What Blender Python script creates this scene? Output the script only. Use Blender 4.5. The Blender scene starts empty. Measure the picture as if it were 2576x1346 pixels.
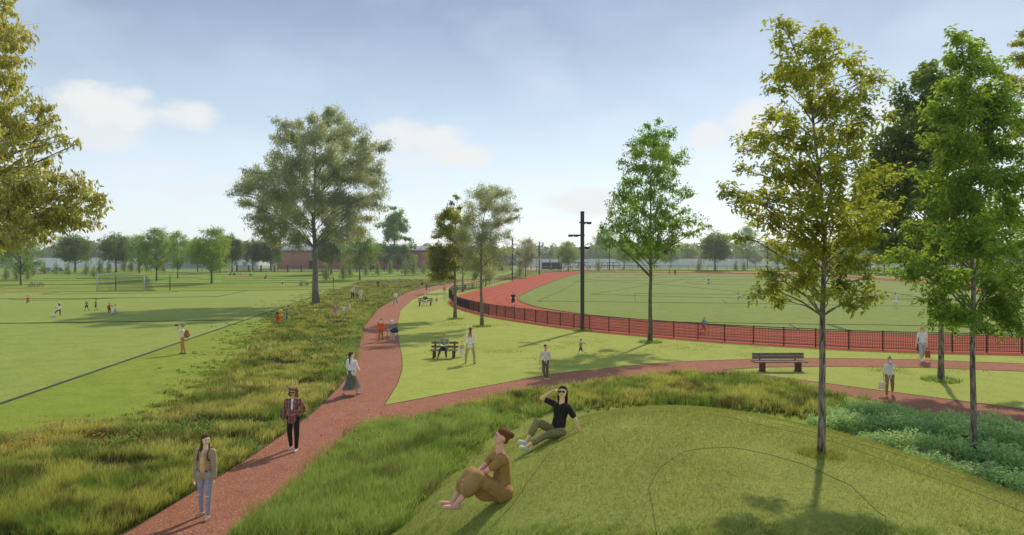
import bpy, bmesh, math, random
import numpy as np
from mathutils import Vector, Matrix, Quaternion
from mathutils.geometry import tessellate_polygon

SC = bpy.context.scene
COL = SC.collection
random.seed(7)
RNG = np.random.default_rng(11)

# ------------------------------------------------------------------ camera, sky, sun, exposure
CAMZ = 5.0
FPX = 1678.0           # focal length in the pixels of a 2576 wide picture
HX, HY = 1288.0, 660.0
cam_d = bpy.data.cameras.new('camera')
cam = bpy.data.objects.new('camera', cam_d)
COL.objects.link(cam)
cam.location = (0, 0, CAMZ)
cam.rotation_euler = (math.radians(90), 0, 0)
cam_d.sensor_width = 36
cam_d.lens = 36 * FPX / 2576
cam_d.shift_y = -(673.3 - HY) / 2576
cam_d.clip_start = 0.1
cam_d.clip_end = 6000
SC.camera = cam

SUN = Vector((0.45, 0.89, math.tan(math.radians(40)))).normalized()
w = bpy.data.worlds.new('World')
SC.world = w
w.use_nodes = True
SKY_STRENGTH = 0.125
SUN_STRENGTH = 1.6
EXPOSURE = 0.92
SC.view_settings.view_transform = 'Standard'
SC.view_settings.look = 'None'
SC.view_settings.gamma = 1
SC.view_settings.exposure = EXPOSURE
sl = bpy.data.lights.new('sun', 'SUN')
sl.energy = SUN_STRENGTH
sl.angle = math.radians(1.2)
sl.color = (1.0, 0.92, 0.76)
so = bpy.data.objects.new('sun', sl)
COL.objects.link(so)
so.rotation_euler = (-SUN).to_track_quat('-Z', 'Y').to_euler()


class NT:
    """small helper for node trees"""
    def __init__(s, t):
        s.t = t
        s.n = t.nodes
        s.l = t.links

    def new(s, typ, **kw):
        n = s.n.new(typ)
        for k, v in kw.items():
            if k.startswith('i_'):
                key = k[2:]
                key = int(key) if key.isdigit() else key.replace('_', ' ')
                s.set(n.inputs[key], v)
            else:
                setattr(n, k, v)
        return n

    def set(s, sock, v):
        if isinstance(v, bpy.types.NodeSocket):
            s.l.new(v, sock)
        else:
            if hasattr(sock, 'default_value'):
                if isinstance(v, tuple) and len(v) == 3 and sock.type == 'RGBA':
                    v = v + (1,)
                sock.default_value = v

    def math(s, op, a, b=0.0, c=None, clamp=False):
        n = s.n.new('ShaderNodeMath')
        n.operation = op
        n.use_clamp = clamp
        s.set(n.inputs[0], a)
        s.set(n.inputs[1], b)
        if c is not None:
            s.set(n.inputs[2], c)
        return n.outputs[0]

    def mix(s, f, a, b):
        n = s.n.new('ShaderNodeMix')
        n.data_type = 'RGBA'
        s.set(n.inputs[0], f)
        s.set(n.inputs[6], a)
        s.set(n.inputs[7], b)
        return n.outputs[2]

    def ramp(s, f, lo, hi, smooth=True):
        n = s.n.new('ShaderNodeMapRange')
        if smooth:
            n.interpolation_type = 'SMOOTHSTEP'
        s.set(n.inputs[0], f)
        n.inputs[1].default_value = lo
        n.inputs[2].default_value = hi
        return n.outputs[0]

    def noise(s, vec, scale, detail=3, rough=0.55, out=0, dist=0.0):
        n = s.n.new('ShaderNodeTexNoise')
        if vec is not None:
            s.l.new(vec, n.inputs['Vector'])
        n.inputs['Scale'].default_value = scale
        n.inputs['Detail'].default_value = detail
        n.inputs['Roughness'].default_value = rough
        n.inputs['Distortion'].default_value = dist
        return n.outputs[out]


wt = NT(w.node_tree)
wt.n.clear()
sky = wt.new('ShaderNodeTexSky')
sky.sky_type = 'NISHITA'
sky.sun_disc = False
sky.sun_elevation = math.asin(SUN.z)
sky.sun_rotation = math.atan2(SUN.x, SUN.y)
sky.air_density = 1.0
sky.dust_density = 0.6
sky.ozone_density = 1.2
tc = wt.new('ShaderNodeTexCoord')
sep = wt.new('ShaderNodeSeparateXYZ')
wt.l.new(tc.outputs['Generated'], sep.inputs[0])
az = wt.math('ARCTAN2', sep.outputs[0], sep.outputs[1])
el = wt.math('ARCSINE', sep.outputs[2])
comb = wt.new('ShaderNodeCombineXYZ')
wt.l.new(az, comb.inputs[0])
wt.l.new(wt.math('MULTIPLY', el, 1.7), comb.inputs[1])
cn = wt.noise(comb.outputs[0], 9.0, 8, 0.62)
cn2 = wt.noise(comb.outputs[0], 3.2, 4, 0.5)
# cumulus heaps: azimuth, elevation, half width, half height, opacity
CLOUDS = [(290, 272, 140, 60, 1), (250, 335, 120, 40, .6), (345, 245, 70, 30, .9), (460, 284, 95, 42, .9),
          (1060, 355, 125, 42, 1), (1005, 325, 70, 32, .9), (1130, 388, 110, 34, 1), (1050, 400, 90, 40, .6),
          (1090, 437, 40, 16, .4), (1785, 342, 55, 32, .85), (1915, 300, 90, 48, 1), (2225, 288, 70, 40, .8),
          (1470, 512, 110, 34, .9), (1540, 520, 80, 40, .55), (462, 478, 55, 24, .45), (565, 465, 50, 24, .45),
          (1720, 440, 45, 26, .35), (1830, 560, 90, 22, .35), (2080, 560, 120, 30, .4), (700, 480, 90, 25, .3)]
acc = None
for (px, py, rx, ry, op) in CLOUDS:
    x_, z_ = (px - HX) / FPX, (HY - py) / FPX
    a0 = math.atan2(x_, 1)
    e0 = math.asin(z_ / math.sqrt(1 + x_ * x_ + z_ * z_))
    ca = 1 / (1 + x_ * x_)
    ra, re = 1.0 * rx / FPX * ca, 1.0 * ry / FPX * math.sqrt(ca)
    da = wt.math('DIVIDE', wt.math('SUBTRACT', az, a0), ra)
    de = wt.math('DIVIDE', wt.math('SUBTRACT', el, e0), re)
    d = wt.math('ADD', wt.math('MULTIPLY', da, da), wt.math('MULTIPLY', de, de))
    d = wt.math('ADD', d, wt.math('MULTIPLY', wt.math('SUBTRACT', cn, 0.5), 4.4))
    m = wt.math('MULTIPLY', wt.ramp(d, 1.5, 0.1), op)
    acc = m if acc is None else wt.math('MAXIMUM', acc, m)
veil = wt.math('MULTIPLY', wt.ramp(cn2, 0.42, 0.75), 0.16)
acc = wt.math('MAXIMUM', acc, veil)
g1 = wt.mix(wt.ramp(el, 0.0, 0.20, False), (3.75, 4.05, 4.22), (2.50, 2.98, 3.42))
g2 = wt.mix(wt.ramp(el, 0.14, 0.39), g1, (1.02, 1.36, 1.95))
sn = wt.math('MULTIPLY', wt.math('SUBTRACT', cn2, 0.5), 0.9)
g3 = wt.mix(wt.math('ABSOLUTE', sn), g2, (3.9, 4.4, 4.9))
base = wt.mix(0.86, sky.outputs[0], g3)
skyc = wt.mix(acc, base, (3.75, 3.82, 3.82))
bg = wt.new('ShaderNodeBackground')
wt.l.new(skyc, bg.inputs[0])
bg.inputs[1].default_value = SKY_STRENGTH
wo = wt.new('ShaderNodeOutputWorld')
wt.l.new(bg.outputs[0], wo.inputs[0])


# ------------------------------------------------------------------ helpers
def lin(c):
    c = c / 255.0
    return c / 12.92 if c <= 0.04045 else ((c + 0.055) / 1.055) ** 2.4


def rgb(r, g, b, k=1.0):
    return (lin(r) * k, lin(g) * k, lin(b) * k)


def ss(a, b, x):
    t = np.clip((np.asarray(x, float) - a) / (b - a), 0, 1)
    return t * t * (3 - 2 * t)


MCX, MCY, MRX, MRY, MH = 3.6, 7.0, 6.6, 14.5, 2.3


def hh(x, y):
    """height of the ground"""
    x = np.asarray(x, float)
    y = np.asarray(y, float)
    r2 = ((x - MCX) / MRX) ** 2 + ((y - MCY) / MRY) ** 2
    r = np.sqrt(r2)
    m = MH * np.clip(1 - r ** 3, 0, 1) ** 1.5
    return m + 2.4 * ss(110, 230, y)


def h1(x, y):
    return float(hh(x, y))


def P(px, py, maxd=560.0):
    """point of the ground under a pixel of the 2576 wide photograph"""
    kx, kz = (px - HX) / FPX, (HY - py) / FPX
    ds = np.concatenate([np.linspace(3, 60, 1200), np.linspace(60.05, maxd, 2500)])
    f = CAMZ + kz * ds - hh(kx * ds, ds)
    i = np.argmax(f <= 0)
    if f[i] > 0:
        d = maxd
    else:
        lo, hi = ds[max(i - 1, 0)], ds[i]
        for _ in range(20):
            md = 0.5 * (lo + hi)
            if CAMZ + kz * md - h1(kx * md, md) > 0:
                lo = md
            else:
                hi = md
        d = 0.5 * (lo + hi)
    return Vector((kx * d, d, h1(kx * d, d)))


def mesh_np(name, V, F, attrs=None, smooth=False, uv=None):
    """fast mesh from numpy; F is (n,3) or (n,4)"""
    me = bpy.data.meshes.new(name)
    V = np.ascontiguousarray(V, np.float32)
    F = np.ascontiguousarray(F, np.int32)
    k = F.shape[1]
    me.vertices.add(len(V))
    me.vertices.foreach_set('co', V.ravel())
    me.loops.add(F.size)
    me.loops.foreach_set('vertex_index', F.ravel())
    me.polygons.add(len(F))
    me.polygons.foreach_set('loop_start', np.arange(0, F.size, k, dtype=np.int32))
    if smooth:
        me.polygons.foreach_set('use_smooth', np.ones(len(F), bool))
    me.update(calc_edges=True)
    for an, arr in (attrs or {}).items():
        a = me.attributes.new(an, 'FLOAT', 'POINT')
        a.data.foreach_set('value', np.ascontiguousarray(arr, np.float32))
    return me


def link(name, me, mat=None, parent=None, label=None, cat=None, group=None, kind=None, loc=None):
    o = bpy.data.objects.new(name, me)
    COL.objects.link(o)
    if mat is not None and me is not None and len(me.materials) == 0:
        me.materials.append(mat)
    if parent is not None:
        o.parent = parent
    if loc is not None:
        o.location = loc
    tag(o, label, cat, group, kind)
    return o


def tag(o, label=None, cat=None, group=None, kind=None):
    if label:
        o['label'] = label
    if cat:
        o['category'] = cat
    if group:
        o['group'] = group
    if kind:
        o['kind'] = kind
    return o


def thing(name, loc, label, cat, group=None, rz=0.0):
    o = bpy.data.objects.new(name, None)
    COL.objects.link(o)
    o.location = loc
    o.rotation_euler = (0, 0, rz)
    o.empty_display_size = 0.2
    return tag(o, label, cat, group)


def kids(o):
    return [c for c in list(bpy.data.objects) if c.parent == o]


def copy_tree(proto, tree, loc, rz=0.0, sc=1.0, label=None, group=None):
    """proto: the thing; tree: its parts as [(part, [sub-parts])]"""
    r = proto.copy()
    COL.objects.link(r)
    r.location = loc
    r.rotation_euler = (0, 0, rz)
    r.scale = (sc, sc, sc) if not isinstance(sc, tuple) else sc
    if label:
        r['label'] = label
    if group:
        r['group'] = group
    for p, subs in tree:
        c = p.copy()
        COL.objects.link(c)
        c.parent = r
        for s in subs:
            d = s.copy()
            COL.objects.link(d)
            d.parent = c
    return r


def tree_of(root):
    ch = [o for o in COL.objects if o.parent == root]
    return [(c, [o for o in COL.objects if o.parent == c]) for c in ch]


class MB:
    """collects shapes and links them as one mesh object"""
    def __init__(s):
        s.v = []
        s.f = []

    def add(s, v, f):
        b = len(s.v)
        s.v += [tuple(q) for q in v]
        s.f += [tuple(i + b for i in q) for q in f]

    def box(s, x0, x1, y0, y1, z0, z1):
        s.add([(x0, y0, z0), (x1, y0, z0), (x1, y1, z0), (x0, y1, z0), (x0, y0, z1), (x1, y0, z1), (x1, y1, z1), (x0, y1, z1)],
              [(0, 3, 2, 1), (4, 5, 6, 7), (0, 1, 5, 4), (1, 2, 6, 5), (2, 3, 7, 6), (3, 0, 4, 7)])
        return s

    def beam(s, p, q, w_, h_=None):
        h_ = h_ or w_
        p, q = Vector(p), Vector(q)
        d = (q - p).normalized()
        up = Vector((0, 0, 1)) if abs(d.z) < 0.95 else Vector((0, 1, 0))
        r = d.cross(up).normalized() * (w_ / 2)
        u = r.cross(d).normalized() * (h_ / 2)
        vs = []
        for c in (p, q):
            vs += [c - r - u, c + r - u, c + r + u, c - r + u]
        s.add(vs, [(0, 3, 2, 1), (4, 5, 6, 7), (0, 1, 5, 4), (1, 2, 6, 5), (2, 3, 7, 6), (3, 0, 4, 7)])
        return s

    def tube(s, pts, rad, n=6, caps=True):
        pts = [Vector(p) for p in pts]
        if not hasattr(rad, '__len__'):
            rad = [rad] * len(pts)
        vs, fs = [], []
        prev = None
        for i, p in enumerate(pts):
            d = (pts[min(i + 1, len(pts) - 1)] - pts[max(i - 1, 0)])
            d = d.normalized() if d.length > 1e-9 else Vector((0, 0, 1))
            if prev is None:
                a = d.cross(Vector((0.13, 0.97, 0.2)))
                if a.length < 0.1:
                    a = d.cross(Vector((1, 0, 0)))
            else:
                a = prev - d * prev.dot(d)
            a.normalize()
            prev = a
            b = d.cross(a)
            for k in range(n):
                t = 2 * math.pi * k / n
                vs.append(p + (a * math.cos(t) + b * math.sin(t)) * rad[i])
        for i in range(len(pts) - 1):
            for k in range(n):
                fs.append((i * n + k, i * n + (k + 1) % n, (i + 1) * n + (k + 1) % n, (i + 1) * n + k))
        if caps:
            fs.append(tuple(reversed(range(n))))
            fs.append(tuple(range((len(pts) - 1) * n, len(pts) * n)))
        s.add(vs, fs)
        return s

    def ball(s, c, r, n=8, m=6):
        if not hasattr(r, '__len__'):
            r = (r, r, r)
        vs = [(c[0], c[1], c[2] - r[2])]
        for i in range(1, m):
            t = math.pi * i / m
            for k in range(n):
                a = 2 * math.pi * k / n
                vs.append((c[0] + r[0] * math.sin(t) * math.cos(a), c[1] + r[1] * math.sin(t) * math.sin(a), c[2] - r[2] * math.cos(t)))
        vs.append((c[0], c[1], c[2] + r[2]))
        fs = [(0, 1 + (k + 1) % n, 1 + k) for k in range(n)]
        for i in range(m - 2):
            for k in range(n):
                a = 1 + i * n
                fs.append((a + k, a + (k + 1) % n, a + n + (k + 1) % n, a + n + k))
        b = 1 + (m - 2) * n
        fs += [(b + k, b + (k + 1) % n, len(vs) - 1) for k in range(n)]
        s.add(vs, fs)
        return s

    def cap(s, p, q, r0, r1, n=8):
        """closed tapered capsule"""
        p, q = Vector(p), Vector(q)
        d = q - p
        L = d.length
        d = d / L if L > 1e-6 else Vector((0, 0, 1))
        a = d.cross(Vector((0, 1, 0.3)))
        if a.length < 0.15:
            a = d.cross(Vector((1, 0, 0)))
        a.normalize()
        b = d.cross(a)
        rings = [(-r0 * .8, r0 * .6), (-r0 * .0, r0), (L, r1), (L + r1 * .8, r1 * .6)]
        rings.insert(1, (-r0 * .45, r0 * .89))
        rings.insert(4, (L + r1 * .45, r1 * .89))
        vs = [p - d * r0]
        for (t, r) in rings:
            for k in range(n):
                an = 2 * math.pi * k / n
                vs.append(p + d * t + (a * math.cos(an) + b * math.sin(an)) * r)
        vs.append(q + d * r1)
        fs = [(0, 1 + (k + 1) % n, 1 + k) for k in range(n)]
        m = len(rings)
        for i in range(m - 1):
            for k in range(n):
                o = 1 + i * n
                fs.append((o + k, o + (k + 1) % n, o + n + (k + 1) % n, o + n + k))
        o = 1 + (m - 1) * n
        fs += [(o + k, o + (k + 1) % n, len(vs) - 1) for k in range(n)]
        s.add(vs, fs)
        return s

    def mesh(s, name, smooth=False):
        me = bpy.data.meshes.new(name)
        me.from_pydata([tuple(v) for v in s.v], [], s.f)
        if smooth:
            me.polygons.foreach_set('use_smooth', [True] * len(me.polygons))
        me.update()
        return me

    def build(s, name, mat, parent=None, smooth=False, bevel=0, **kw):
        me = s.mesh(name, smooth)
        o = link(name, me, mat, parent, **kw)
        if bevel:
            b = o.modifiers.new('bevel', 'BEVEL')
            b.width = bevel
            b.segments = 2
            b.limit_method = 'ANGLE'
        return o


# ------------------------------------------------------------------ materials
def mat_new(name):
    m = bpy.data.materials.new(name)
    m.use_nodes = True
    t = NT(m.node_tree)
    t.n.clear()
    out = t.new('ShaderNodeOutputMaterial')
    return m, t, out


MATS = {}


def plain(name, c, rough=0.8, var=0.12, scale=12.0, bump=0.0, metal=0.0, spec=0.3, c2=None, stretch=None):
    """surface colour broken by two octaves of noise in object space"""
    if name in MATS:
        return MATS[name]
    m, t, out = mat_new(name)
    tcd = t.new('ShaderNodeTexCoord').outputs['Object']
    if stretch:
        mp = t.new('ShaderNodeMapping')
        t.l.new(tcd, mp.inputs[0])
        mp.inputs['Scale'].default_value = stretch
        tcd = mp.outputs[0]
    n = t.noise(tcd, scale, 5, 0.6)
    c2 = c2 or tuple(min(1, q * (1 + 2.2 * var)) for q in c)
    c1 = tuple(q * (1 - 2.2 * var) for q in c)
    col = t.mix(t.ramp(n, 0.3, 0.7), c1, c2)
    b = t.new('ShaderNodeBsdfPrincipled')
    t.l.new(col, b.inputs['Base Color'])
    b.inputs['Roughness'].default_value = rough
    b.inputs['Metallic'].default_value = metal
    b.inputs['Specular IOR Level'].default_value = spec
    if bump:
        bp = t.new('ShaderNodeBump')
        bp.inputs['Strength'].default_value = bump
        bp.inputs['Distance'].default_value = 0.02
        t.l.new(n, bp.inputs['Height'])
        t.l.new(bp.outputs[0], b.inputs['Normal'])
    t.l.new(b.outputs[0], out.inputs[0])
    MATS[name] = m
    return m


def ground_mat(name, cols, scales=(0.12, 1.1, 14.0), bump=0.5, bscale=30.0, speck=None, rough=0.95):
    m, t, out = mat_new(name)
    g = t.new('ShaderNodeNewGeometry').outputs['Position']
    n1 = t.noise(g, scales[0], 4, 0.6, dist=0.6)
    n2 = t.noise(g, scales[1], 4, 0.6)
    n3 = t.noise(g, scales[2], 3, 0.7)
    c = t.mix(t.ramp(n1, 0.32, 0.68), cols[0], cols[1])
    c = t.mix(t.math('MULTIPLY', t.ramp(n2, 0.38, 0.68), 0.85), c, cols[2])
    c = t.mix(t.math('MULTIPLY', t.ramp(n3, 0.42, 0.68), 0.8), c, cols[3])
    n4 = t.noise(g, scales[2] * .37, 3, 0.7)
    c = t.mix(t.math('MULTIPLY', t.ramp(n4, 0.50, 0.75), 0.75), c, tuple(q * .68 for q in cols[2]))
    if speck:
        v = t.noise(g, speck[1], 2, 0.8)
        c = t.mix(t.ramp(v, speck[2], speck[2] + 0.08), c, speck[0])
    b = t.new('ShaderNodeBsdfPrincipled')
    t.l.new(c, b.inputs['Base Color'])
    b.inputs['Roughness'].default_value = rough
    b.inputs['Specular IOR Level'].default_value = 0.12
    bn = t.noise(g, bscale, 4, 0.7)
    bp = t.new('ShaderNodeBump')
    bp.inputs['Strength'].default_value = bump
    bp.inputs['Distance'].default_value = 0.03
    t.l.new(bn, bp.inputs['Height'])
    t.l.new(bp.outputs[0], b.inputs['Normal'])
    t.l.new(b.outputs[0], out.inputs[0])
    return m


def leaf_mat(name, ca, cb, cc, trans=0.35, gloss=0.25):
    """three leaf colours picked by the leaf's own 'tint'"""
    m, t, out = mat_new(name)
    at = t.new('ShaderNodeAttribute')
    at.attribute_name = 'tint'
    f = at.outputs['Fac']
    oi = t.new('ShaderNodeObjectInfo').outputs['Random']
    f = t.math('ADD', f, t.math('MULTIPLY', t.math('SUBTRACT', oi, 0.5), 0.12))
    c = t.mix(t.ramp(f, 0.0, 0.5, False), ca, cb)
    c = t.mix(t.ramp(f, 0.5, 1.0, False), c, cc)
    d = t.new('ShaderNodeBsdfPrincipled')
    t.l.new(c, d.inputs['Base Color'])
    d.inputs['Roughness'].default_value = 0.55
    d.inputs['Specular IOR Level'].default_value = gloss
    tr = t.new('ShaderNodeBsdfTranslucent')
    tc_ = t.mix(0.5, c, (cc[0] * 1.2, cc[1] * 1.3, cc[2] * 0.7))
    t.l.new(tc_, tr.inputs[0])
    mx = t.new('ShaderNodeMixShader')
    mx.inputs[0].default_value = trans
    t.l.new(d.outputs[0], mx.inputs[1])
    t.l.new(tr.outputs[0], mx.inputs[2])
    t.l.new(mx.outputs[0], out.inputs[0])
    return m


G = ground_mat
M_lawn = G('lawn_grass', [(.235, .305, .028), (.295, .345, .038), (.180, .25, .024), (.34, .37, .06)], (0.10, 0.9, 16), speck=((.40, .38, .10), 2.6, .74))
M_pitch = G('pitch_turf', [(.285, .345, .058), (.33, .375, .070), (.235, .295, .046), (.37, .39, .10)], (0.08, 0.7, 12), speck=((.46, .44, .16), 1.3, .72))
M_infield = G('infield_turf', [(.215, .275, .042), (.255, .30, .055), (.175, .23, .034), (.30, .33, .09)], (0.08, 0.7, 9), speck=((.40, .38, .15), 1.3, .70))
M_bright = G('bright_lawn', [(.36, .40, .060), (.42, .44, .080), (.30, .35, .055), (.46, .46, .12)], (0.14, 1.0, 15))
M_berm = G('far_grass', [(.24, .34, .036), (.30, .37, .045), (.185, .26, .03), (.26, .33, .06)], (0.05, 0.4, 4))
M_mound = G('mound_grass', [(.26, .295, .050), (.31, .335, .065), (.215, .250, .042), (.35, .36, .10)], (0.25, 1.6, 26))
M_meadow = G('meadow_soil', [(.095, .115, .018), (.14, .15, .026), (.07, .075, .016), (.17, .16, .04)], (0.4, 2.0, 20))
M_path = G('red_gravel', [(.36, .125, .062), (.42, .160, .085), (.29, .10, .052), (.47, .21, .13)], (0.35, 2.4, 40), bump=0.6, bscale=90, speck=((.62, .36, .26), 26, .57))
M_track = G('track_rubber', [(.52, .105, .045), (.58, .125, .055), (.46, .092, .040), (.42, .07, .04)], (0.3, 2.0, 30), bump=0.4, bscale=70, speck=((.75, .28, .18), 22, .62))
M_asphalt = G('parking_asphalt', [(.16, .165, .18), (.20, .20, .22), (.14, .14, .16), (.22, .22, .23)], (0.05, 0.5, 6))
M_sand = G('playground_sand', [(.46, .33, .24), (.52, .38, .28), (.42, .30, .21), (.55, .42, .32)], (0.1, 1, 8))
M_line = plain('dark_line_edging', (.045, .055, .03), 0.9)
M_dark = plain('dark_painted_steel', (.030, .028, .026), 0.55, 0.15, 20)
M_mast = plain('mast_steel', (.055, .052, .050), 0.7, 0.2, 14, bump=0.2)
M_fence = plain('fence_black_brown', (.028, .018, .012), 0.6, 0.15, 20)
M_brown = plain('lattice_brown', (.13, .085, .06), 0.8, 0.15, 10)
M_steel = plain('pale_steel', (.42, .43, .42), 0.5, 0.08, 20)
M_wood = plain('weathered_wood', (.21, .165, .12), 0.85, 0.22, 5.0, bump=0.4, stretch=(1, 9, 9))
M_legred = plain('oxblood_steel', (.10, .028, .024), 0.6, 0.15, 12)
M_conc = plain('pale_render_wall', (.86, .84, .82), 0.9, 0.06, 0.25)
M_blue = plain('blue_grey_cladding', (.34, .38, .46), 0.7, 0.08, 0.3)
M_roof = plain('zinc_roof', (.30, .29, .30), 0.45, 0.12, 0.4)
M_barkd = plain('bark_dark', (.13, .098, .070), 0.95, 0.36, 9.0, bump=1.0, stretch=(3.0, 3.0, .5), c2=(.38, .31, .24))
M_barkl = plain('bark_light', (.165, .14, .095), 0.95, 0.34, 9.0, bump=1.0, stretch=(3.0, 3.0, .5), c2=(.34, .31, .23))
M_barkg = plain('bark_green', (.12, .11, .055), 0.95, 0.30, 8.0, bump=0.8, stretch=(3, 3, .6), c2=(.22, .20, .11))
M_fir = leaf_mat('leaf_bright', (.11, .22, .018), (.24, .42, .035), (.44, .60, .070), .50)
M_elm = leaf_mat('leaf_yellowgreen', (.13, .15, .020), (.34, .36, .040), (.70, .66, .11), .50)
M_elm2 = leaf_mat('leaf_midgreen', (.10, .18, .020), (.26, .39, .038), (.50, .60, .090), .50)
M_linden = leaf_mat('leaf_dark', (.075, .13, .030), (.15, .23, .05), (.36, .42, .09), .42)
M_willow = leaf_mat('leaf_olive_silver', (.24, .26, .15), (.44, .46, .28), (.70, .70, .46), .48)
M_cherry = leaf_mat('leaf_golden_olive', (.32, .32, .11), (.56, .53, .17), (.78, .68, .20), .52, .4)
M_maple = leaf_mat('leaf_maple', (.08, .14, .018), (.16, .24, .030), (.34, .42, .06), .42)
M_light = leaf_mat('leaf_light', (.13, .22, .035), (.26, .40, .065), (.42, .56, .12), .48)
M_gold = leaf_mat('leaf_gold_edge', (.15, .19, .04), (.32, .35, .07), (.68, .60, .09), .48)
M_shrub = leaf_mat('leaf_shrub', (.16, .28, .09), (.36, .52, .20), (.60, .74, .36), .48)
M_sapl = leaf_mat('leaf_sapling', (.18, .24, .06), (.30, .37, .10), (.44, .50, .18), .46)
M_wood2 = leaf_mat('leaf_woodland', (.12, .17, .07), (.20, .26, .10), (.30, .36, .15), .40)
# ------------------------------------------------------------------ the ground
def ground():
    ys = np.concatenate([np.arange(-14, 26, .25), np.arange(26, 110, 2.0), np.arange(110, 232, 4.0), np.arange(232, 700, 12), [720, 900, 1300, 2500]])
    xs = np.concatenate([[-2500, -900, -500], np.arange(-340, -20, 8), np.arange(-20, -6, 1), np.arange(-6, 13, .25), np.arange(13, 24, 1), np.arange(24, 341, 8), [500, 900, 2500]])
    X, Y = np.meshgrid(xs, ys)
    V = np.stack([X.ravel(), Y.ravel(), hh(X, Y).ravel()], 1)
    nx, ny = len(xs), len(ys)
    i, j = np.meshgrid(np.arange(nx - 1), np.arange(ny - 1))
    a = (j * nx + i).ravel()
    F = np.stack([a, a + 1, a + nx + 1, a + nx], 1)
    me = mesh_np('lawn', V, F, smooth=True)
    me.materials.append(M_lawn)
    me.materials.append(M_mound)
    me.materials.append(M_berm)
    cx = V[F].mean(1)
    r = np.sqrt(((cx[:, 0] - MCX) / MRX) ** 2 + ((cx[:, 1] - MCY) / MRY) ** 2)
    mi = np.where(r < 1.12, 1, np.where(cx[:, 1] > 130, 2, 0)).astype(np.int32)
    me.polygons.foreach_set('material_index', mi)
    link('lawn', me, None, kind='structure')


ground()


def dense(pts, step=1.2):
    """resample a ground polyline"""
    out = [pts[0]]
    for a, b in zip(pts[:-1], pts[1:]):
        n = max(1, int((Vector(b[:2]) - Vector(a[:2])).length / step))
        for k in range(1, n + 1):
            t = k / n
            x, y = a[0] + (b[0] - a[0]) * t, a[1] + (b[1] - a[1]) * t
            out.append(Vector((x, y, h1(x, y))))
    return out


def smooth_line(pts, it=2):
    for _ in range(it):
        q = [pts[0]]
        for a, b in zip(pts[:-1], pts[1:]):
            q += [a * .75 + b * .25, a * .25 + b * .75]
        q.append(pts[-1])
        pts = q
    return pts


def sheet(name, pts, mat, lift, kind='structure', thick=0.0, **kw):
    """flat polygon laid on the ground a few millimetres above it"""
    P3 = [Vector((p[0], p[1], 0)) for p in pts]
    tris = tessellate_polygon([P3])
    bm = bmesh.new()
    vs = [bm.verts.new(p) for p in P3]
    for t in tris:
        try:
            bm.faces.new([vs[i] for i in t])
        except ValueError:
            pass
    y0, y1 = min(p.y for p in P3), max(p.y for p in P3)
    cuts = [y for y in np.arange(110, 232, 4.0) if y0 < y < y1]
    near = any(abs(float(hh(p.x, p.y))) > 1e-4 and p.y < 100 for p in P3)
    if near:
        cuts += [y for y in np.arange(max(y0, -10), min(y1, 26), .5)]
    for y in cuts:
        bmesh.ops.bisect_plane(bm, geom=bm.verts[:] + bm.edges[:] + bm.faces[:], plane_co=(0, y, 0), plane_no=(0, 1, 0))
    if near:
        for x in np.arange(-6, 13, .5):
            bmesh.ops.bisect_plane(bm, geom=bm.verts[:] + bm.edges[:] + bm.faces[:], plane_co=(x, 0, 0), plane_no=(1, 0, 0))
    for v in bm.verts:
        v.co.z = h1(v.co.x, v.co.y) + lift
    bmesh.ops.recalc_face_normals(bm, faces=bm.faces)
    if bm.faces and sum(f.normal.z for f in bm.faces) < 0:
        bmesh.ops.reverse_faces(bm, faces=bm.faces)
    me = bpy.data.meshes.new(name)
    bm.to_mesh(me)
    bm.free()
    return link(name, me, mat, kind=kind, **kw)


def strip(name, pts, mat, width, height, parent=None, step=1.0, kind='structure', sink=.02, **kw):
    """raised edging strip following a ground line"""
    pts = dense([Vector(p) for p in pts], step)
    vs, fs = [], []
    for i, p in enumerate(pts):
        d = pts[min(i + 1, len(pts) - 1)] - pts[max(i - 1, 0)]
        d.z = 0
        d.normalize()
        r = Vector((d.y, -d.x, 0)) * (width / 2)
        for s_, z in ((-1, -sink), (-1, height), (1, height), (1, -sink)):
            vs.append((p.x + r.x * s_, p.y + r.y * s_, p.z + z))
    for i in range(len(pts) - 1):
        a = i * 4
        for k in range(3):
            fs.append((a + k, a + k + 1, a + 4 + k + 1, a + 4 + k))
    n = len(vs)
    fs += [(0, 1, 2, 3), (n - 1, n - 2, n - 3, n - 4)]
    me = bpy.data.meshes.new(name)
    me.from_pydata(vs, [], fs)
    me.update()
    return link(name, me, mat, parent, kind=kind, **kw)


def PL(L):
    return [P(*q) for q in L]


# ---- paths
left_e = [(270, 1372), (310, 1346), (501, 1230), (548, 1202), (611, 1163), (645, 1140), (720, 1089), (795, 1033), (848, 979), (872, 951), (895, 912),
          (903, 876), (908, 850), (916, 821), (951, 778), (994, 752), (1026, 735), (1056, 728), (1094, 720), (1109, 718), (1171, 706), (1230, 698), (1300, 694)]
right_e = [(1300, 699), (1204, 706), (1169, 711), (1084, 733), (1035, 756), (1007, 782), (999, 817.6), (1005, 871), (1012, 900), (1012, 930), (999, 968), (966, 1020.7)]
branch_up = [(966, 1020.7), (1288, 960), (1406, 940), (1630, 916.6), (1720, 910), (1877, 904.8), (1932, 901.3), (2089, 902), (2325, 906), (2576, 915.8), (2660, 919)]
lens_top = [(2660, 939), (2576, 935.5), (2325, 925.6), (2089, 923), (1932, 924.5), (1818, 931)]
lens_bot = [(1818, 931), (1932, 946), (2258, 989), (2443, 1013), (2576, 1030.6), (2660, 1041)]
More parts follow.
